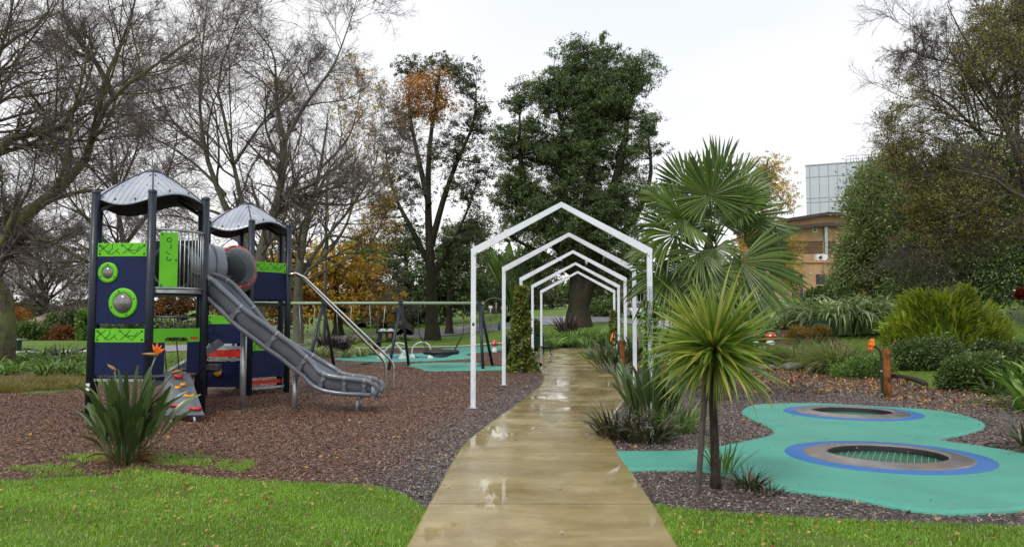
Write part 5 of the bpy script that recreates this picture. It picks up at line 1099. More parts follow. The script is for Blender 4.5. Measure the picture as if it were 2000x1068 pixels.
for lab, uv, h, n_, w_, m_ in (('spiky green strap plant beside the blue-green rounded shrub', (1900, 760), 52, 45, 4, lf_strap), ('wide spiky strap plant at the right edge above the mulch', (1975, 765), 95, 110, 7, lf_strap), ('big long-leaved strap plant reaching in from the right edge', (2040, 800), 150, 90, 9, lf_strap), ('low strap plant at the lower right edge with drooping leaf tips', (2030, 880), 110, 60, 8, lf_dark), ('dark strap tuft by the mulch edge far right', (1935, 772), 40, 60, 4, lf_dark)):
    plant('strap_plant', lab, uv, h, n_, w_, m_, e=(15, 85), droop=(20, 100), spread=.2)
shrub('shrub', 'loose green shrub behind the palm on the right lawn edge', (1440, 668), [(1430, 640, 40, 22), (1480, 645, 30, 20)], lf_strap, 7000, .14, .06, 126, noise_=.2)
plant('strap_plant', 'grey-green spiky plant on the slope left of the arching clumps', (1530, 640), 40, 120, 3, lf_varieg, e=(20, 85), droop=(20, 70), spread=.2)
# ---- left bed
rg = np.random.default_rng(15); VF = []
for i in range(26):
    u = -40+i*8.2+rg.uniform(-5, 5); v = 715+rg.uniform(-14, 18); p = G(u, v); s = p[1]/F; VF.append(clump(p, 50, rg.uniform(36, 50)*s, 3.6*s, (35, 80), (50, 120), .25, 7, seed=700+i))
tag(fm('strappy_ground_cover', VF, lf_strap), 'bed of broad strappy green plants at the left edge behind the mulch', 'ground cover', None, 'stuff')
VF = []
for i in range(46):
    u = -60+i*5+rg.uniform(-4, 4); v = 770-u*.06+rg.uniform(-24, -2); p = G(u, v); s = p[1]/F; VF.append(clump(p, 110, rg.uniform(22, 34)*s, 1.0*s, (40, 85), (30, 110), .3, 6, 'grass', seed=760+i))
tag(fm('fringe_grass', VF, lf_straw), 'yellowish wispy grass fringe along the far left mulch edge', 'grass', None, 'stuff')
plant('spiky_plant', 'dark spiky plant on the far left lawn beside the balance beam', (128, 706), 42, 80, 3, lf_dark, droop=(0, 60), spread=.2)
# ---- lawn blades, mulch chips, fallen leaves
def scatter(n, x0, x1, y0, y1, test, seed, pw=1.0):
    rg = np.random.default_rng(seed); x = rg.uniform(x0, x1, n); y = y0+(y1-y0)*rg.uniform(0, 1, n)**pw; k = test(x, y); return x[k], y[k], rg
gl_ = LEAF('lawn_far_blade', L3((.10, .20, .012), (.16, .29, .02), (.22, .36, .03)), .4, .3)
onL = lambda x, y: ~inpoly(x, y, mulchL) & ~inpoly(x, y, mulchR) & ~inpoly(x, y, list(map(tuple, LA))+list(map(tuple, RA[::-1]))) & ~inpoly(x, y, bedL) & ~inpoly(x, y, [tuple(q) for q in g2([(0, 940), (0, 915), (130, 893), (240, 880), (300, 885), (300, 938), (180, 932)])])
def blades(name, lab, x, y, rg, h, wd, mat, sp=(45, 88)):
    n = len(x); z = tz(x, y); B = np.stack([x, y, z-.003], 1); hh = h*rg.uniform(.5, 1.2, n)*(.8+.5*np.sin(x*3+1)*np.sin(y*4)*.4)
    az_ = rg.uniform(0, 2*PI, n); e = np.radians(rg.uniform(*sp, n)); t = np.array([0, .5, 1.]); dh = np.stack([np.cos(az_), np.sin(az_), 0*az_], 1); s = np.stack([-np.sin(az_), np.cos(az_), 0*az_], 1)*wd/2*rg.uniform(.6, 1.3, n)[:, None]
    m1 = B+dh*(np.cos(e)*hh*.45)[:, None]+np.array([0, 0, 1])*(np.sin(e)*hh*.5)[:, None]; e2 = e-.5; tp_ = m1+dh*(np.cos(e2)*hh*.55)[:, None]+np.array([0, 0, 1])*(np.sin(e2)*hh*.45)[:, None]
    V = np.stack([B-s, B+s, m1+s*.8, m1-s*.8, tp_], 1).reshape(-1, 3); i = np.arange(n)[:, None]*5
    return tag(fm(name, [(V, i+np.array([[0, 1, 2, 3]])), (np.zeros((0, 3)), i)] if False else [(V, i+np.array([[0, 1, 2, 3]])), ], mat), lab, 'grass', None, 'stuff') if False else _bl(name, lab, V, i, mat)
def _bl(name, lab, V, i, mat):
    n = len(i); me = bpy.data.meshes.new(name); me.vertices.add(len(V)); me.vertices.foreach_set('co', V.astype(np.float32).ravel())
    q = i+np.array([[0, 1, 2, 3]]); tr = i+np.array([[3, 2, 4]]); I = np.concatenate([q, tr], 1).ravel(); me.loops.add(len(I)); me.loops.foreach_set('vertex_index', I.astype(np.int32))
    me.polygons.add(2*n); st = (np.arange(n)[:, None]*7+np.array([[0, 4]])).ravel(); me.polygons.foreach_set('loop_start', st.astype(np.int32)); me.update(calc_edges=True); me.validate()
    return tag(link(name, me, mat), lab, 'grass', None, 'stuff')
thin = lambda x, y: onL(x, y) & (np.sin(x*2.3+np.sin(y*3.1))+np.sin(y*4.7+x*1.3)+.6*np.sin(x*9+y*7)+RG.normal(0, .9, x.shape) > -1.5)
x, y, rg = scatter(480000, -7.5, 7.5, 4.6, 8.9, thin, 1, .9); blades('lawn_grass', 'short bright green lawn blades in the foreground on both sides of the path', x, y, rg, .055, .0055, lf_lawn)
x, y, rg = scatter(26000, -7.5, 7.5, 4.6, 8.9, lambda x, y: onL(x, y) & (np.sin(x*5+y*2)+np.sin(y*7-x*3)+RG.normal(0, .4, x.shape) > .9), 4, .9); blades('clover_tufts', 'taller lusher tufts dotted through the near lawn', x, y, rg, .085, .008, lf_lawn, (25, 80))
def frustum(x, y): u = x/y*F+1000; return (u > -250) & (u < 2250)
bd_ = lambda x, y: inpoly(x, y, [tuple(q) for q in g2([(-300, 945), (-300, 915), (0, 912), (130, 893), (240, 878), (330, 878), (460, 892), (505, 905), (470, 925), (400, 915), (300, 940), (180, 934)])]) & (np.sin(x*6.1+np.sin(y*9))+np.sin(y*7.3+x*2)+.35*np.sin(x*23) > .25)
x, y, rg = scatter(90000, -9, -2, 7.0, 10.5, bd_, 2); blades('scrappy_grass', 'scrappy grass tufts creeping onto the mulch around the bird-of-paradise plant', x, y, rg, .07, .006, lf_lawn)
x, y, rg = scatter(260000, -30, 34, 17, 62, lambda x, y: onL(x, y) & ~inpoly(x, y, bedC) & ~inpoly(x, y, bedP) & frustum(x, y), 3, .8); blades('lawn_grass', 'mown lawn further off beyond the playground', x, y, rg, .05, .03, gl_)
cm, t, b = newmat('bark_chip'); g = nd(t, 'ShaderNodeNewGeometry')
at_c = nd(t, 'ShaderNodeAttribute', attribute_name='grey')
c1 = ramp(t, g.outputs['Random Per Island'], L3((.055, .025, .015), (.15, .065, .038), (.22, .10, .06), (.29, .165, .10))); c2 = ramp(t, g.outputs['Random Per Island'], L3((.04, .038, .042), (.11, .103, .108), (.21, .195, .20), (.36, .33, .30)))
t.links.new(mixc(t, at_c.outputs['Fac'], c1, c2), b.inputs['Base Color']); b.inputs['Roughness'].default_value = .5
def chips(name, lab, n, box, test, seed, L_, mat, kinds=None, zo=.012, tilt=.35, cat='bark chips'):
    x, y, rg = scatter(n, *box, test, seed, .8); m = len(x); P = np.stack([x, y, tz(x, y)+rg.uniform(.002, zo, m)], 1); a = rg.uniform(0, 2*PI, m)
    d = np.stack([np.cos(a), np.sin(a), rg.normal(0, tilt, m)], 1); s = np.stack([-np.sin(a), np.cos(a), rg.normal(0, tilt, m)], 1); l = L_*rg.uniform(.5, 1.4, m)[:, None]; w_ = l*rg.uniform(.25, .5, m)[:, None]
    V = np.stack([P-d*l/2-s*w_*.6/2, P-d*l/2+s*w_/2, P+d*l/2+s*w_*.8/2, P+d*l/2-s*w_/2], 1).reshape(-1, 3)
    V[:, 2] = np.maximum(V[:, 2], tz(V[:, 0], V[:, 1])+.001)
    o = fm(name, [(V, np.arange(m)[:, None]*4+np.arange(4)[None])], mat); gx = ss(-2.4, -.2, V[:, 0]-.12*(V[:, 1]-8))*ss(34, 14, V[:, 1]); gx = np.where(V[:, 0] > 1, .75, gx)
    gr_ = np.clip(np.repeat(gx.reshape(-1, 4)[:, 0]+rg.normal(0, .3, m), 4), 0, 1); q = o.data.attributes.new('grey', 'FLOAT', 'POINT'); q.data.foreach_set('value', gr_.astype(np.float32))
    return tag(o, lab, cat, None, 'stuff')
tealP = [tuple(p[:2]) for p in tp]
mt = lambda x, y: (inpoly(x, y, mulchL) | inpoly(x, y, mulchR)) & ~inpoly(x, y, tealP) & frustum(x, y)
chips('bark_chips', 'loose bark chips scattered over the play area mulch', 560000, (-13, 12, 6.2, 17), mt, 21, .024, cm)
chips('bark_chips', 'coarser bark chips over the farther part of the mulch', 150000, (-16, 16, 16, 34), mt, 22, .04, cm)
onL_ = lambda x, y: onL(x, y) & (np.sin(x*1.7+y*.9)+np.sin(x*.8-y*2.1)+RG.normal(0, .8, x.shape) > -.2)
lit = LEAF('fallen_leaf', L3((.10, .022, .012), (.20, .05, .018), (.5, .24, .04), (.42, .30, .12), (.12, .05, .025), (.09, .03, .02)), .5, .1)
def litter(lab, n, box, test, seed, L_, zh):
    x, y, rg = scatter(n, *box, test, seed, .9); m = len(x); a0 = rg.uniform(0, 2*PI, m); l = L_*rg.uniform(.4, 1.5, m)**1.2
    k = 10; an = np.arange(k)*2*PI/k; rad = np.array([1, .35, .8, .38, .62, .18, .62, .38, .8, .35]); rr = l[:, None]*rad[None]*rg.uniform(.7, 1.15, (m, k)); A = a0[:, None]+an[None]
    tx, ty = rg.normal(0, .35, m), rg.normal(0, .35, m); dx, dy = rr*np.cos(A), rr*np.sin(A); z0 = tz(x, y)+zh*rg.uniform(.5, 1.1, m)
    V = np.stack([x[:, None]+dx, y[:, None]+dy, z0[:, None]+dx*tx[:, None]+dy*ty[:, None]+rr*.12*np.cos(A*2)], 2); c = np.stack([x, y, z0+.002], 1)[:, None]
    V = np.concatenate([c, V], 1).reshape(-1, 3); i = np.arange(m)[:, None]*(k+1); j = np.arange(k)
    Fq = np.stack([i+0*j[None], i+1+j[None], i+1+((j+1) % k)[None]], 2).reshape(-1, 3)
    return tag(fm('fallen_leaves', [(V, Fq)], lit), lab, 'fallen leaves', None, 'stuff')
litter('brown and yellow fallen leaves lying on the near lawn', 4200, (-6, 6, 4.7, 8.6), onL_, 23, .022, .045)
litter('yellow and tan fallen leaves strewn on the mulch', 5000, (-13, 12, 6.5, 18), mt, 24, .03, .015)
onT = lambda x, y: inpoly(x, y, tealP)
litter('few small leaves and bark flecks scattered on the teal rubber surface', 260, (2, 11, 6, 15), onT, 29, .02, .045)
rb = lambda x, y: inpoly(x, y, mulchR) & ~inpoly(x, y, tealP) & frustum(x, y) & ((y > 17) | (x > 7.5))
chips('fallen_leaves', 'thick drift of orange and tan leaves along the right garden edge', 30000, (4, 20, 14, 30), rb, 25, .06, lit, zo=.05, tilt=.5, cat='fallen leaves')
def nearedge(x, y):
    i = np.clip(np.searchsorted(LA[:, 1], y), 0, len(LA)-1); j = np.clip(np.searchsorted(RA[:, 1], y), 0, len(RA)-1)
    d = np.minimum(x-LA[i, 0], RA[j, 0]-x); return (d > 0) & (d < np.abs(RG.normal(0, .10, x.shape))) & (y > 7.3)
x, y, rg = scatter(26000, -2, 4.5, 7.3, 30, nearedge, 31); m = len(x); a = rg.uniform(0, 2*PI, m); l = .022*rg.uniform(.5, 1.4, m)
dd = np.stack([np.cos(a)*l, np.sin(a)*l, .004+0*a], 1); s2 = np.stack([-np.sin(a)*l*.4, np.cos(a)*l*.4, 0*a], 1); P = np.stack([x, y, 0*x+.034], 1)
tag(fm('bark_chips', [(np.stack([P-dd/2, P+s2, P+dd/2, P-s2], 1).reshape(-1, 3), np.arange(m)[:, None]*4+np.arange(4)[None])], cm), 'bark chips spilled over the edges of the concrete path', 'bark chips', None, 'stuff')
onP = lambda x, y: inpoly(x, y, list(map(tuple, LA))+list(map(tuple, RA[::-1])))
x, y, rg = scatter(900, -3, 5, 5, 36, onP, 26); m = len(x); a = rg.uniform(0, 2*PI, m); l = .028*rg.uniform(.5, 1.4, m)
dd = np.stack([np.cos(a)*l, np.sin(a)*l, .004+0*a], 1); s2 = np.stack([-np.sin(a)*l*.4, np.cos(a)*l*.4, 0*a], 1); P = np.stack([x, y, 0*x+.034], 1)
tag(fm('fallen_leaves', [(np.stack([P-dd/2, P+s2, P+dd/2, P-s2], 1).reshape(-1, 3), np.arange(m)[:, None]*4+np.arange(4)[None])], lit), 'small fallen leaves stuck to the wet concrete path', 'fallen leaves', None, 'stuff')
# ================================================================== objects
def local(mb, o): mb.v = [(p[0]-o[0], p[1]-o[1], p[2]-o[2]) for p in mb.v]; return mb
# ---- swing set
SY = 26.6; topz = at(783, 592, SY)[2]
sw = thing('swing_set', 'long swing frame with sage crossbar and charcoal A-frame legs behind the play towers', 'swing frame', (at(783, 592, SY)[0], SY, 0)); so = sw.location
mb = MB(); xa, xb = at(480, 592, SY)[0], at(945, 592, SY)[0]; mb.tube([(xa, SY, topz), (xb, SY, topz)], .05, 12); local(mb, so).build('crossbar', sagem, sw)
for u in (480, 632, 783, 937):
    x = at(u, 592, SY)[0]
    for dx, dy in ((-.22 if u < 900 else .16, -1.15), (.16 if u < 900 else .42, 1.0)):
        mb = MB(); mb.tube([(x, SY, topz+.03), (x+dx, SY+dy, -.05)], .052, 10); local(mb, so).build('leg', charcoal, sw)
    mb = MB(); mb.lathe([(.075, -.06), (.075, .06)], (x, SY, topz), 12, (1, 0, 0)); mb.box((x-.08, SY-.08, topz+.045), (x+.08, SY+.08, topz+.07)); local(mb, so).build('bracket', charcoal, sw)
def hung(name, lab, cat, u, zs, kind):
    x = at(u, 592, SY)[0]; th = thing(name, lab, cat, (x, SY, topz))
    if kind == 'basket':
        zz = zs-topz
        mb = MB(); mb.tube([(.55*math.cos(t), .55*math.sin(t), zz) for t in np.linspace(0, 2*PI, 29)], .075, 10); rim = mb.build('rim', blackp, th)
        mb = MB()
        for i in range(-4, 5):
            for w_ in (0, 1):
                q = []
                L = math.sqrt(max(.55**2-(i*.115)**2, .01))
                for t in np.linspace(-L, L, 9):
                    a, b2 = (i*.115, t) if w_ else (t, i*.115); q.append((a, b2, zz-.17*(1-(a*a+b2*b2)/.3025)))
                mb.tube(q, .011, 5)
        mb.build('net', blackp, rim)
        for sx in (-1, 1):
            for sy in (-1, 1):
                mb = MB(); mb.tube([(sx*.42, sy*.36, zz), (sx*.75, sy*.05, zz+.62), (sx*.80, 0, -.04)], [.012, .010, .010], 6); mb.build('rope', blackp, th)
    else:
        zz = zs-topz
        if kind == 'toddler':
            mb = MB(); mb.lathe([(.17, .12), (.18, .14), (.17, .16), (.155, .15), (.14, .0), (.08, -.10), (.02, -.11)], (0, 0, zz), 16); mb.build('bucket_seat', blackp, th)
        else:
            mb = MB(); mb.bar((-.24, 0, zz), (.24, 0, zz), .17, .03, bev=.01); mb.build('seat', blackp, th)
        for sx in (-1, 1): mb = MB(); mb.tube([(sx*.17, 0, zz+.1 if kind == 'toddler' else zz), (sx*.27, 0, 0)], .008, 5); mb.build('chain', steel, th)
hung('basket_swing', 'round black net basket swing hanging in the right bay of the swing frame', 'swing', 862, .52, 'basket')
hung('toddler_swing', 'black bucket toddler swing hanging left of the middle A-frame', 'swing', 737, .72, 'toddler')
hung('flat_swing', 'flat black swing seat seen beside the tower, left bay of the frame', 'swing', 600, .6, 'flat')
hung('toddler_swing', 'black bucket toddler swing hanging nearest the left A-frame, behind the stainless rails', 'swing', 672, .72, 'toddler')
# ---- springy arches on the far teal patch
for k, (lab, u, v, pts) in enumerate((('grey steel play arch with splayed struts on the far teal surface, left one', 772, 701, [(-.55, 0, 0), (-.42, 0, .34), (-.15, 0, .58), (.12, 0, .66), (.42, 0, .58), (.5, 0, .42), (.42, .1, 0)]), ('rounded grey steel play arch beside the basket swing, right one', 822, 700, [(-.36, 0, 0), (-.36, 0, .38), (-.2, 0, .60), (.05, 0, .68), (.32, 0, .58), (.40, 0, .36), (.40, 0, .05)]))):
    p = G(u, v); th = thing('play_arch', lab, 'play arch', p, 0, 'steel play arches')
    mb = MB(); mb.tube([tuple(q) for q in spline(pts, 5)], .032, 10); mb.build('arch_tube', M('light_grey_steel', (.5, .52, .52), .4, .1) if k == 0 else bpy.data.materials['light_grey_steel'], th); lg = bpy.data.materials['light_grey_steel']
    if k == 0:
        for q in ([(.02, .0, .66), (.35, -.1, .3), (.62, -.2, .03)], [(.12, .05, .5), (.3, .1, .2), (.1, .2, .03)]): mb = MB(); mb.tube(q, .026, 8); mb.build('strut', lg, th)
        for x in (-.58, .3): mb = MB(); mb.add([(x-.16, -.12, .03), (x+.18, -.12, .03), (x+.1, .0, .38), (x+.02, .0, .38), (x-.16, .1, .03), (x+.18, .1, .03)], [(0, 1, 2, 3), (5, 4, 3, 2), (0, 3, 4), (1, 5, 2), (0, 4, 5, 1)]); mb.build('foot_plate', lg, th)
    else:
        for x in (-.36, .4): mb = MB(); mb.add([(x-.12, -.1, .03), (x+.12, -.1, .03), (x+.05, .0, .2), (x-.05, .0, .2), (x-.12, .1, .03), (x+.12, .1, .03)], [(0, 1, 2, 3), (5, 4, 3, 2), (0, 3, 4), (1, 5, 2), (0, 4, 5, 1)]); mb.build('foot_plate', lg, th)
# ---- blue play panel
p = G(592, 712); th = thing('spring_play_board', 'small blue play board with a yellow round detail behind the second tower', 'play panel', p)
s = p[1]/F; mb = MB(); mb.box((-11*s, -.03, 4*s), (14*s, .03, 32*s)); mb.build('board', bluep, th)
mb = MB(); mb.lathe([(7*s, 0), (7*s, .02), (.001, .025)], (4*s, -.03, 13*s), 20, (0, -1, 0)); mb.build('round_detail', yelp, th)
for x in (-8*s, 11*s): mb = MB(); mb.tube([(x, .06, -.05), (x, .06, 30*s)], .035, 8); mb.build('leg', charcoal, th)
# ---- bin shelter
p = G(755, 668); s = p[1]/F; th = thing('bin_shelter', 'dark green double bin shelter with white domed tops on the far lawn', 'bin shelter', p)
W_, H_, D_ = 15*s, 21*s, .7
mb = MB(); mb.box((-W_, -D_/2, 0), (W_, D_/2, H_)); mb.build('cabinet', dkgreen, th)
for x in (-W_/2, W_/2):
    mb = MB(); mb.box((x-.28, -D_/2-.012, H_*.62), (x+.28, -D_/2-.003, H_*.9)); mb.build('bin_opening', blackp, th)
    mb = MB(); mb.box((x-W_*.5, -D_/2-.05, H_+.003), (x+W_*.5, D_/2+.05, H_+.06)); mb.lathe([(W_*.42, .06), (W_*.34, .14), (W_*.15, .2), (.01, .21)], (x, 0, H_), 14); mb.build('lid', white, th)
mb = MB(); mb.box((W_*.35, -D_/2-.02, H_*.45), (W_*.75, -D_/2-.005, H_*.8)); mb.build('notice', M('faded_red_notice', (.5, .12, .1), .5), th)
mb = MB(); mb.box((-W_*.45, -D_/2-.02, H_*.12), (-W_*.05, -D_/2-.005, H_*.8)); mb.build('door_panel', M('olive_door', (.22, .2, .04), .5), th)
# ---- poles, signs, bollards
def pole(name, lab, cat, uv, vtop, r, m, extra=None):
    p = G(*uv); h = (uv[1]-vtop)*p[1]/F; th = thing(name, lab, cat, p); mb = MB(); mb.tube([(0, 0, -.05), (0, 0, h)], r, 8); mb.build('pole', m, th)
    if extra: extra(th, h, p[1]/F)
def sgn(w_, h_, m, below=0):
    def f(th, H, s): mb = MB(); mb.box((-w_*s/2, -.06, H-h_*s-below*s), (w_*s/2, -.035, H-below*s)); mb.build('sign_plate', m, th)
    return f
pole('lamp_post', 'plain grey lamp post rising beside the bin shelter', 'lamp post', (737, 652), 596, .09, steel, sgn(5, 8, dkgreen, 48))
pole('sign_post', 'narrow white sign on a post by the road, behind the left swing legs', 'sign', (624, 655), 622, .04, steel, sgn(4, 15, paper))
pole('sign_post', 'thin white upright sign across the road, between first and second arch posts', 'sign', (969, 620), 590, .05, steel, sgn(3, 12, paper))
pole('sign_post', 'low twin-board white sign beyond the road, right of the swing frame', 'sign', (958, 628), 597, .05, steel, sgn(7, 5, paper))
def lamp_arm(th, H, s):
    mb = MB(); mb.tube([(0, 0, H-.02), (.3*1.6, 0, H+.02), (18*s, 0, H)], .06, 6); mb.box((10*s, -.12, H-.06), (20*s, .12, H+.08)); mb.build('lamp_head', dkgreen, th)
pole('street_lamp', 'tall street lamp with a squared arm showing through the bare branches', 'street lamp', (634, 662), 357, .11, barkG, lamp_arm)
for i, (u, v, h) in enumerate(((975, 645, 18), (944, 641, 16))): pole('bollard', ['green bollard at the road edge, left of the second arch post', 'second green bollard at the road edge, by the swing frame'][i], 'bollard', (u, v), v-h, .1, greenp, sgn(5, 2, greenp))
p = G(1250, 655)
# barbecue table on left lawn
p = G(35, 686); s = p[1]/F; th = thing('barbecue', 'park barbecue stand with pale flat top on the left lawn', 'barbecue', p)
mb = MB(); mb.box((-2.5*s, -.2, 0), (2.5*s, .2, 22*s)); mb.build('pedestal', dkgreen, th); mb = MB(); mb.box((-10*s, -.4, 22*s), (9*s, .4, 24.5*s)); mb.build('top', steel, th)
# balance beam
p = G(60, 692); s = p[1]/F; th = thing('balance_beam', 'low curved dark balance beam on the far left lawn', 'play beam', p)
mb = MB(); mb.tube([tuple(q) for q in spline([(-14*s, 0, 12*s), (5*s, 0, 10*s), (30*s, 0, 3*s), (60*s, 0, 1.5*s), (85*s, 0, 6*s), (106*s, 0, 12*s)], 5)], 2.0*s, 10); mb.build('beam', charcoal, th)
for x, z in ((-8*s, 11*s), (100*s, 9*s)): mb = MB(); mb.tube([(x, 0, -.05), (x, 0, z)], 1.3*s, 8); mb.build('leg', charcoal, th)
# ---- posts with pipe and orange flower
for k, (lab, uv, fd) in enumerate((('waist-high timber post with green bent pipe and orange flower, in the mulch on the right', (1733, 777), -1), ('timber post with green bent pipe and orange flower, beside the path on the far right', (1216, 733), -1))):
    p = G(*uv); s = p[1]/F; H = (95 if k == 0 else 68)*s; r = (8 if k == 0 else 5.5)*s
    th = thing('flower_speaker_post', lab, 'play post', p, 0, 'timber posts with orange metal flowers')
    mb = MB(); mb.lathe([(r, -.05), (r, H-.01), (r*.93, H), (.001, H+.003)], (0, 0, 0), 16); mb.build('timber_post', BARK('treated_timber', (.10, .035, .01), (.34, .13, .03), (.03, .015, .008), 7, .5) if k == 0 else bpy.data.materials['treated_timber'], th)
    x = -r*1.35; mb = MB(); mb.tube([tuple(q) for q in spline([(x, -.02, .02), (x, -.02, H*.4), (x, -.02, H*.8), (x-.02, -.02, H*.95), (x-.10, -.02, H*1.04), (x-.19, -.02, H*1.07)], 5)], .024, 10); pi = mb.build('pipe', dkgreen, th)
    mb = MB()
    for z in (.08, H*.55): mb.lathe([(.028, -.015), (.030, 0), (.028, .015)], (x, -.02, z), 10)
    mb.build('clamp', steel, pi)
    mb = MB(); c = Vector((x-.20, -.02, H*1.08)); ax = Vector((-1, 0, .25)).normalized(); e1 = Vector((0, 1, 0)); e2 = ax.cross(e1)
    for q in range(6):
        a = 2*PI*q/6; d = e1*math.cos(a)+e2*math.sin(a); mb.lathe([(.001, -.012), (.055, -.010), (.06, 0), (.055, .010), (.001, .012)], c+d*.085, 12, ax)
    mb.lathe([(.05, -.015), (.05, .02), (.001, .024)], c, 12, ax); mb.build('metal_flower', orgp, pi)
# ---- toadstools
def toadstool(lab, uv, h, r):
    p = G(*uv); s = p[1]/F; h *= s; r *= s; th = thing('toadstool_ornament', lab, 'toadstool', p, 0, 'red toadstool ornaments')
    mb = MB(); mb.lathe([(r*.7, -.02), (r*.75, h*.15), (r*.55, h*.3), (r*.33, h*.4), (r*.35, h*.62)], (0, 0, 0), 16); mb.build('stem', paper, th)
    mb = MB(); mb.lathe([(.01, h*.56), (r*.8, h*.5), (r, h*.56), (r*.97, h*.66), (r*.75, h*.86), (r*.4, h*.97), (.001, h)], (0, 0, 0), 22); cp = mb.build('cap', M('toadstool_red', (.5, .02, .015), .25, .1, coat=.5) if 'toadstool_red' not in bpy.data.materials else bpy.data.materials['toadstool_red'], th)
    for a, el_, q in ((250, .35, .22), (290, .75, .18), (320, .3, .2), (210, .5, .18), (265, .95, .14)):
        a = R(a); z = h*(.62+.32*el_); rr_ = r*(1-.5*el_**1.6)*.93; d = Vector((math.cos(a), math.sin(a), .3+el_)).normalized(); mb = MB(); mb.lathe([(r*q, .0), (r*q*.7, r*.04), (.001, r*.06)], (rr_*math.cos(a), rr_*math.sin(a), z), 10, d); mb.build('white_spot', paper, cp)
toadstool('big-capped red and white toadstool ornament beside the swing frame, near the arches', (966, 687), 24, 7)
toadstool('flat-capped red toadstool ornament in the right garden, right one of two', (1505, 672), 24, 12)
toadstool('tilted red toadstool ornament half hidden by the cordyline, left one of two', (1474, 674), 28, 11)
# ---- green box, rocks, bench, kerb timber
p = G(1602, 664); s = p[1]/F; th = thing('utility_box', 'green utility box half hidden behind the amber dwarf conifer', 'utility box', p)
mb = MB(); mb.box((-9*s, -.25, 0), (11*s, .25, 36*s)); mb.build('cabinet', greenp, th); mb = MB(); mb.box((-10*s, -.28, 36*s+.003), (12*s, .28, 38.5*s)); mb.build('lid', greenp, th)
def boulder(lab, uv, w_, h_, seed):
    p = G(*uv); s = p[1]/F; rg = np.random.default_rng(seed); mb = MB(); n = 16; V = []
    for i in range(9):
        for j in range(n):
            ph = PI*i/8; th = 2*PI*j/n; q = 1+.16*math.sin(3*th+seed)*math.sin(ph)+rg.normal(0, .05); V.append((w_*s/2*math.sin(ph)*math.cos(th)*q, w_*s*.4*math.sin(ph)*math.sin(th)*q, h_*s*.5*math.cos(ph)*q+h_*s*.3))
    mb.add(V, [(i*n+j, (i+1)*n+j, (i+1)*n+(j+1) % n, i*n+(j+1) % n) for i in range(8) for j in range(n)], 0, True)
    tag(mb.build('boulder', rock, None, (0, 0, 0)), lab, 'rock'); bpy.data.objects[-1] if False else None; COL.objects[-1].location = p
boulder('wide flat grey boulder at the foot of the medium grass tussock', (1548, 722), 44, 18, 1); boulder('grey boulder just left of the widest one, by the small tussocks', (1498, 724), 34, 16, 2); boulder('small grey boulder between cordyline leaves and the right garden', (1462, 728), 22, 12, 3)
pts = [G(u, v)+np.array([0, 0, .05]) for u, v in ((1745, 738), (1775, 742), (1800, 749), (1808, 756))]; mb = MB(); mb.tube([tuple(q) for q in spline(pts, 4)], .07, 8); tag(mb.build('log_edging', BARK('old_log', (.02, .016, .013), (.06, .05, .045)), None, tuple(pts[0])), 'dark curved log edging between mulch and the little grass patch', 'log edging')
p = G(1050, 697); s = p[1]/F; th = thing('park_bench', 'dark green cast-iron bench at the left edge of the path near the fourth arch', 'bench', p, R(45))
for q in range(4): mb = MB(); mb.box((-.75, -.22+q*.12, .43), (.75, -.13+q*.12, .46)); mb.build('seat_slat', dkgreen, th)
for q in range(3): mb = MB(); mb.box((-.75, .27+q*.03, .55+q*.12), (.75, .30+q*.03, .64+q*.12)); mb.build('back_slat', dkgreen, th)
for x in (-.62, .62):
    mb = MB(); mb.tube([tuple(q) for q in spline([(x, -.32, 0), (x, -.18, .2), (x, -.24, .42), (x, -.28, .62), (x, .1, .64)], 5)], .025, 7); mb.build('leg', blackp, th)
    mb = MB(); mb.tube([tuple(q) for q in spline([(x, .35, 0), (x, .2, .22), (x, .26, .45), (x, .36, .9)], 5)], .025, 7); mb.build('leg', blackp, th)
# ---- brick office building
BD = 68.0; bz = 3.3
def bp(u, v, d=0.0): return at(u, v, BD+d)
brick, t, b = newmat('tan_brick'); co = objco(t); mp_ = nd(t, 'ShaderNodeMapping'); mp_.inputs['Rotation'].default_value = (R(90), 0, 0); t.links.new(co, mp_.inputs[0])
g = nd(t, 'ShaderNodeTexBrick', offset=.5); g.inputs['Scale'].default_value = 1; g.inputs['Brick Width'].default_value = .24; g.inputs['Row Height'].default_value = .086; g.inputs['Mortar Size'].default_value = .008
g.inputs['Color1'].default_value = (.44, .26, .14, 1); g.inputs['Color2'].default_value = (.55, .34, .19, 1); g.inputs['Mortar'].default_value = (.3, .22, .15, 1); t.links.new(mp_.outputs[0], g.inputs['Vector'])
t.links.new(mixc(t, .5, g.outputs['Color'], ramp(t, noise(t, co, .8, 4), [(.3, (.7, .7, .7)), (.7, (1.15, 1.1, 1.05))]), 'MULTIPLY'), b.inputs['Base Color']); b.inputs['Roughness'].default_value = .85
fascia = M('dark_brown_fascia', (.06, .04, .035), .6, .2, 2); glassd = M('dark_window_glass', (.015, .017, .02), .12, .3, 1)
O_ = bp(1580, 585); O_[2] = 0; bld = thing('brick_building', 'tan brick office building with dark curved eaves and a hit-and-miss brick screen', 'building', tuple(O_))
def BB(u0, v0, u1, v1, d0, d1, name, m, par=None, mb=None):
    a = bp(u0, v1); c = bp(u1, v0); q = MB(); q.box((a[0], BD+d0, a[2]), (c[0], BD+d1, c[2])); return local(q, O_).build(name, m, par or bld)
BB(1440, 513, 1760, 640, 0, 10, 'lower_wall', brick); BB(1436, 508, 1764, 513, -.12, 10.1, 'ledge', brick)
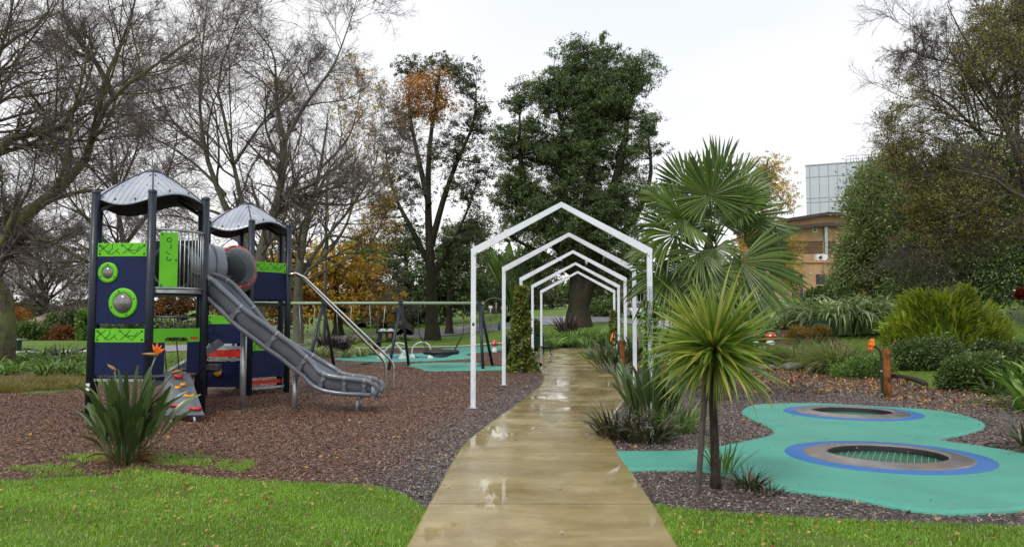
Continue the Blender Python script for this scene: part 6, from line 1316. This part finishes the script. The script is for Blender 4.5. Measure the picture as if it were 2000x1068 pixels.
def curved(u0, u1, fv0, fv1, d0, d1, name, m, n=24):
    us = np.linspace(u0, u1, n); V = []
    for u in us:
        a = bp(u, fv1(u)); c = bp(u, fv0(u)); V += [(a[0], BD+d0, a[2]), (c[0], BD+d0, c[2]), (c[0], BD+d1, c[2]), (a[0], BD+d1, a[2])]
    mb = MB(); mb.add(V, [(i*4+j, i*4+(j+1) % 4, (i+1)*4+(j+1) % 4, (i+1)*4+j) for i in range(n-1) for j in range(4)]+[(0, 1, 2, 3), tuple(range(4*n-4, 4*n))[::-1]]); return local(mb, O_).build(name, m, bld)
e1 = lambda u: 434+max(0, (1612-u))*.115+max(0, u-1612)*.01
e2 = lambda u: 409+max(0, (1632-u))*.155+max(0, u-1640)*.05
w1 = curved(1496, 1760, lambda u: e1(u)+3, lambda u: 509, .9, 8, 'upper_wall', brick); curved(1490, 1764, e1, lambda u: e1(u)+7, .2, 8.2, 'eave', fascia)
curved(1496, 1760, lambda u: e2(u)+3, lambda u: e1(u)+2, 2.2, 9, 'roof_wall', brick); curved(1490, 1764, e2, lambda u: e2(u)+6, 1.6, 9.2, 'roof_edge', fascia)
sc_ = MB(); sc2 = MB()
for r_ in range(8):
    for c_ in range(42):
        u = 1545+c_*4.9+(r_ % 2)*2.45; v = 470+r_*3.25
        if 1616 < u < 1624: continue
        a = bp(u-1.6, v+1.15); c = bp(u+1.6, v-1.15); (sc_ if u < 1620 else sc2).box((a[0], BD+.86, a[2]), (c[0], BD+.93, c[2]))
drk = M('painted_recess_shade', (.02, .01, .008), .9); local(sc_, O_).build('brick_screen', drk, w1); local(sc2, O_).build('brick_screen', drk, w1)  # dark boxes on the wall stand in for shade inside the screen openings
BB(1617.5, 441, 1621.5, 506, .6, .85, 'downpipe', steel); vt = BB(1594, 444, 1603, 451, .82, .9, 'vent', paper); BB(1596, 445.5, 1601, 449.5, .79, .815, 'vent_grille', charcoal, vt)
ac = BB(1596, 496, 1617, 508, .1, .75, 'air_conditioner', paper)
q = MB(); c = bp(1603, 502); q.lathe([(.19, 0), (.19, .03), (.03, .035)], (c[0], BD+.1, c[2]), 20, (0, -1, 0)); local(q, O_).build('fan_grille', steel, ac)
q = MB(); q.lathe([(.11, .036), (.001, .042)], (c[0], BD+.1, c[2]), 16, (0, -1, 0)); local(q, O_).build('fan_hub', charcoal, ac)
wd = BB(1547, 537, 1567, 590, -.05, .1, 'window', glassd); BB(1556.2, 537, 1557.4, 590, -.09, -.052, 'frame', fascia, wd)
wd = BB(1594, 536, 1614, 557, -.05, .1, 'window', glassd); BB(1594, 556, 1614, 557.5, -.1, -.052, 'frame', stonew, wd)
wd = BB(1508, 488, 1532, 506, .82, .95, 'window', glassd); BB(1519.5, 488, 1520.5, 506, .78, .818, 'frame', fascia, wd)
wd = BB(1488, 540, 1512, 575, -.05, .1, 'window', glassd)
BB(1580, 532.5, 1585, 536, -.05, .02, 'wall_light', steel)
q = MB(); a = bp(1574.5, 440); c = bp(1574.5, 373); q.tube([(a[0], BD+3, a[2]), (c[0], BD+3, c[2])], .035, 6)
for v_, w_ in ((357.5, 8), (373, 6)): c = bp(1574, v_); q.tube([(c[0]-w_*BD/F, BD+3, c[2]), (c[0]+w_*BD/F, BD+3, c[2])], .018, 5)
a = bp(1574.5, 373); c = bp(1574.5, 355); q.tube([(a[0], BD+3, a[2]), (c[0], BD+3, c[2])], .02, 6); local(q, O_).build('roof_aerial', steel, bld)
# ---- panelled tower
TD = 118.0; pc_, t, b = newmat('pale_cladding'); b.inputs['Base Color'].default_value = (.42, .48, .50, 1); b.inputs['Roughness'].default_value = .5
t.links.new(ramp(t, noise(t, objco(t), .15, 3), [(.3, (.44, .48, .55)), (.7, (.50, .545, .61))]), b.inputs['Base Color'])
a = at(1579, 450, TD); O2 = np.array([a[0], TD, 0.]); tw = thing('office_tower', 'pale grey-green panelled office block behind the brick building', 'building', tuple(O2))
dirx = np.array([math.cos(R(24)), -math.sin(R(24))*1.0])  # facade recedes towards the right viewer side
x_l = a[0]; ztop = at(1579, 325, TD)[2]
def fx(u):   # point along facade for pixel column u
    k = (u-1000)/F; # x = k*y ; x = x_l + t*c ; y = TD - t*s
    c_, s_ = dirx[0], -dirx[1]; t_ = (k*TD-x_l)/(c_+k*s_); return np.array([x_l+t_*c_, TD-t_*s_])
P0_, P1_ = fx(1579), fx(1800); nrm = np.array([dirx[1], -dirx[0]]); nrm = nrm if nrm[1] < 0 else -nrm
def wallq(p0, p1, z0, z1, off, th_, name, m, par):
    mb = MB(); q = [p0+nrm*off, p1+nrm*off, p1+nrm*(off-th_), p0+nrm*(off-th_)]; V = [(*r_, z0) for r_ in q]+[(*r_, z1) for r_ in q]
    mb.add(V, [(0, 3, 2, 1), (4, 5, 6, 7), (0, 1, 5, 4), (1, 2, 6, 5), (2, 3, 7, 6), (3, 0, 4, 7)]); return local(mb, O2).build(name, m, par)
fac = wallq(P0_, P1_, 0, ztop, 0, 14, 'facade', pc_, tw); line = M('panel_joint', (.27, .30, .32), .5)
for u in (1587, 1605.5, 1623.5, 1641.5, 1660, 1679, 1699, 1720, 1742): p_ = fx(u); wallq(p_-dirx*.05, p_+dirx*.05, 0, ztop-.02, .03, .03, 'joint_line', line, fac)
for v_ in (347, 388, 396): z = at(1579, v_, TD)[2]; wallq(P0_, P1_, z-.05, z+.05, .035, .03, 'joint_line', line, fac)
wallq(P0_-dirx*.05, P1_, ztop, ztop+.2, .05, 14, 'parapet_cap', line, tw)
wallq(fx(1670), fx(1677), ztop-.75, ztop-.55, .06, .05, 'louvre', charcoal, fac)
mb = MB(); 
for u in (1660, 1668, 1680, 1692, 1705): p_ = fx(u)-nrm*.6; mb.tube([(p_[0], p_[1], ztop+.2), (p_[0], p_[1], ztop+1.2)], .04, 5)
for z in (.7, 1.2): p_, q_ = fx(1660)-nrm*.6, fx(1740)-nrm*.6; mb.tube([(p_[0], p_[1], ztop+z), (q_[0], q_[1], ztop+z)], .04, 5)
local(mb, O2).build('roof_railing', steel, tw)
# ---- tan roofed house
HD = 95.0
def house(name, lab, u0, u1, vr, ve, D, rm, wm, depth=9, hip=.22, rz=0, wins=()):
    a = at(u0, ve, D); b2 = at(u1, ve, D); zr = at(u0, vr, D)[2]; ze = a[2]; x0, x1 = a[0], b2[0]; g_ = float(tz((x0+x1)/2, D))-.3; o = ((x0+x1)/2, D, g_)
    th = thing(name, lab, 'house', o); mb = MB(); mb.box((x0+.4, D, g_), (x1-.4, D+depth, ze)); wl = local(mb, o).build('wall', wm, th)
    mb = MB(); h = (x1-x0)*hip; mb.add([(x0, D-.5, ze), (x1, D-.5, ze), (x1, D+depth+.5, ze), (x0, D+depth+.5, ze), (x0+h, D+depth/2, zr), (x1-h, D+depth/2, zr), (x0, D-.5, ze-.18), (x1, D-.5, ze-.18), (x1, D+depth+.5, ze-.18), (x0, D+depth+.5, ze-.18)], [(0, 1, 5, 4), (1, 2, 5), (2, 3, 4, 5), (3, 0, 4), (0, 6, 7, 1), (1, 7, 8, 2), (2, 8, 9, 3), (3, 9, 6, 0), (9, 8, 7, 6)])
    local(mb, o).build('roof', rm, th)
    for (wu0, wv0, wu1, wv1) in wins:
        p0 = at(wu0, wv1, D); p1 = at(wu1, wv0, D); mb = MB(); mb.box((p0[0], D-.04, p0[2]), (p1[0], D-.003, p1[2])); w_ = local(mb, o).build('window', glassd, th)
        mb = MB(); xm = (p0[0]+p1[0])/2; mb.box((xm-.03, D-.06, p0[2]), (xm+.03, D-.042, p1[2])); local(mb, o).build('frame', paper, w_)
tan = M('tan_roof_tiles', (.34, .24, .18), .8, .15, 1.5)
house('house', 'house with a tan tiled hip roof beyond the left hedge', 34, 136, 608, 637, HD, tan, stonew, hip=.2, wins=((50, 641, 62, 652),))
house('house', 'pale house with a low roof seen between the swing legs, far up the rise', 650, 720, 584, 596, 118, M('grey_roof', (.2, .2, .21), .7), paper, wins=((660, 599, 668, 606), (685, 599, 693, 606)))
house('house', 'cream rendered house glimpsed right of the arches behind the parked car', 1222, 1275, 545, 568, 78, M('brown_roof', (.13, .09, .07), .8), stonew, hip=.1, wins=((1228, 574, 1234, 590), (1246, 574, 1256, 588)))
# ---- white car (mostly hidden)
p = G(1253, 621); s = p[1]/F; th = thing('parked_car', 'white parked car behind the right-hand arch posts, seen from the front', 'car', p)
carw = M('white_car_paint', (.62, .64, .66), .25, .03, 2, coat=.6)
def loft(sec, m, name, par, n=None):
    V = []; k = len(sec[0]);
    for q in sec: V += q
    mb = MB(); mb.add(V, [(i*k+j, i*k+(j+1) % k, (i+1)*k+(j+1) % k, (i+1)*k+j) for i in range(len(sec)-1) for j in range(k)]+[tuple(range(k))[::-1], tuple(range((len(sec)-1)*k, len(sec)*k))], 0, False); return mb.build(name, m, par)
def sec(y, w_, z0, z1, b_=.08): w2 = w_/2; return [(-w2+b_, y, z0), (w2-b_, y, z0), (w2, y, z0+b_), (w2, y, z1-b_*1.5), (w2-b_*1.5, y, z1), (-w2+b_*1.5, y, z1), (-w2, y, z1-b_*1.5), (-w2, y, z0+b_)]
bo = loft([sec(0, 1.5, .3, .62), sec(.12, 1.7, .22, .74), sec(.9, 1.78, .2, .92), (sec(1.3, 1.8, .2, .96)), sec(3.6, 1.8, .2, .98), sec(4.2, 1.72, .25, .95), sec(4.35, 1.6, .35, .85)], carw, 'body', th)
loft([sec(1.15, 1.5, .93, .97, .015), sec(1.95, 1.3, .95, 1.42, .06), sec(3.1, 1.3, .95, 1.46, .06), sec(3.9, 1.45, .93, 1.0, .02)], glassd, 'cabin_glass', bo)
loft([sec(1.85, 1.2, 1.40, 1.46, .02), sec(2.4, 1.28, 1.42, 1.5, .03), sec(3.15, 1.25, 1.42, 1.49, .03)], carw, 'roof', bo)
for x in (-.66, .66):
    mb = MB(); mb.lathe([(.10, 0), (.10, .03), (.001, .05)], (x, .06, .62), 12, (0, -1, 0)); mb.build('headlight', stain, bo)
    for y in (.85, 3.45): mb = MB(); mb.lathe([(.32, -.1), (.33, 0), (.32, .1), (.2, .11), (.001, .11)], (x*1.2, y, .33), 18, (1 if x > 0 else -1, 0, 0)); mb.build('wheel', blackp, th)
mb = MB(); mb.box((-.4, -.01, .36), (.4, .03, .52)); mb.build('grille', blackp, bo); mb = MB(); mb.box((-.2, -.035, .38), (.2, -.012, .48)); mb.build('number_plate', bluep, bo)
# arched garden pergola far off
p = G(966, 628); s = p[1]/F; th = thing('garden_arch', 'grey timber garden arch on the far lawn behind the vine-wrapped post', 'garden arch', p)
for dy in (0, 1.2):
    mb = MB(); mb.tube([(-22*s, dy, 0), (-22*s, dy, 28*s)]+[(-22*s*math.cos(t), dy, 28*s+18*s*math.sin(t)) for t in np.linspace(.2, PI-.2, 9)]+[(22*s, dy, 28*s), (22*s, dy, 0)], .07, 6); mb.build('hoop', barkG, th)
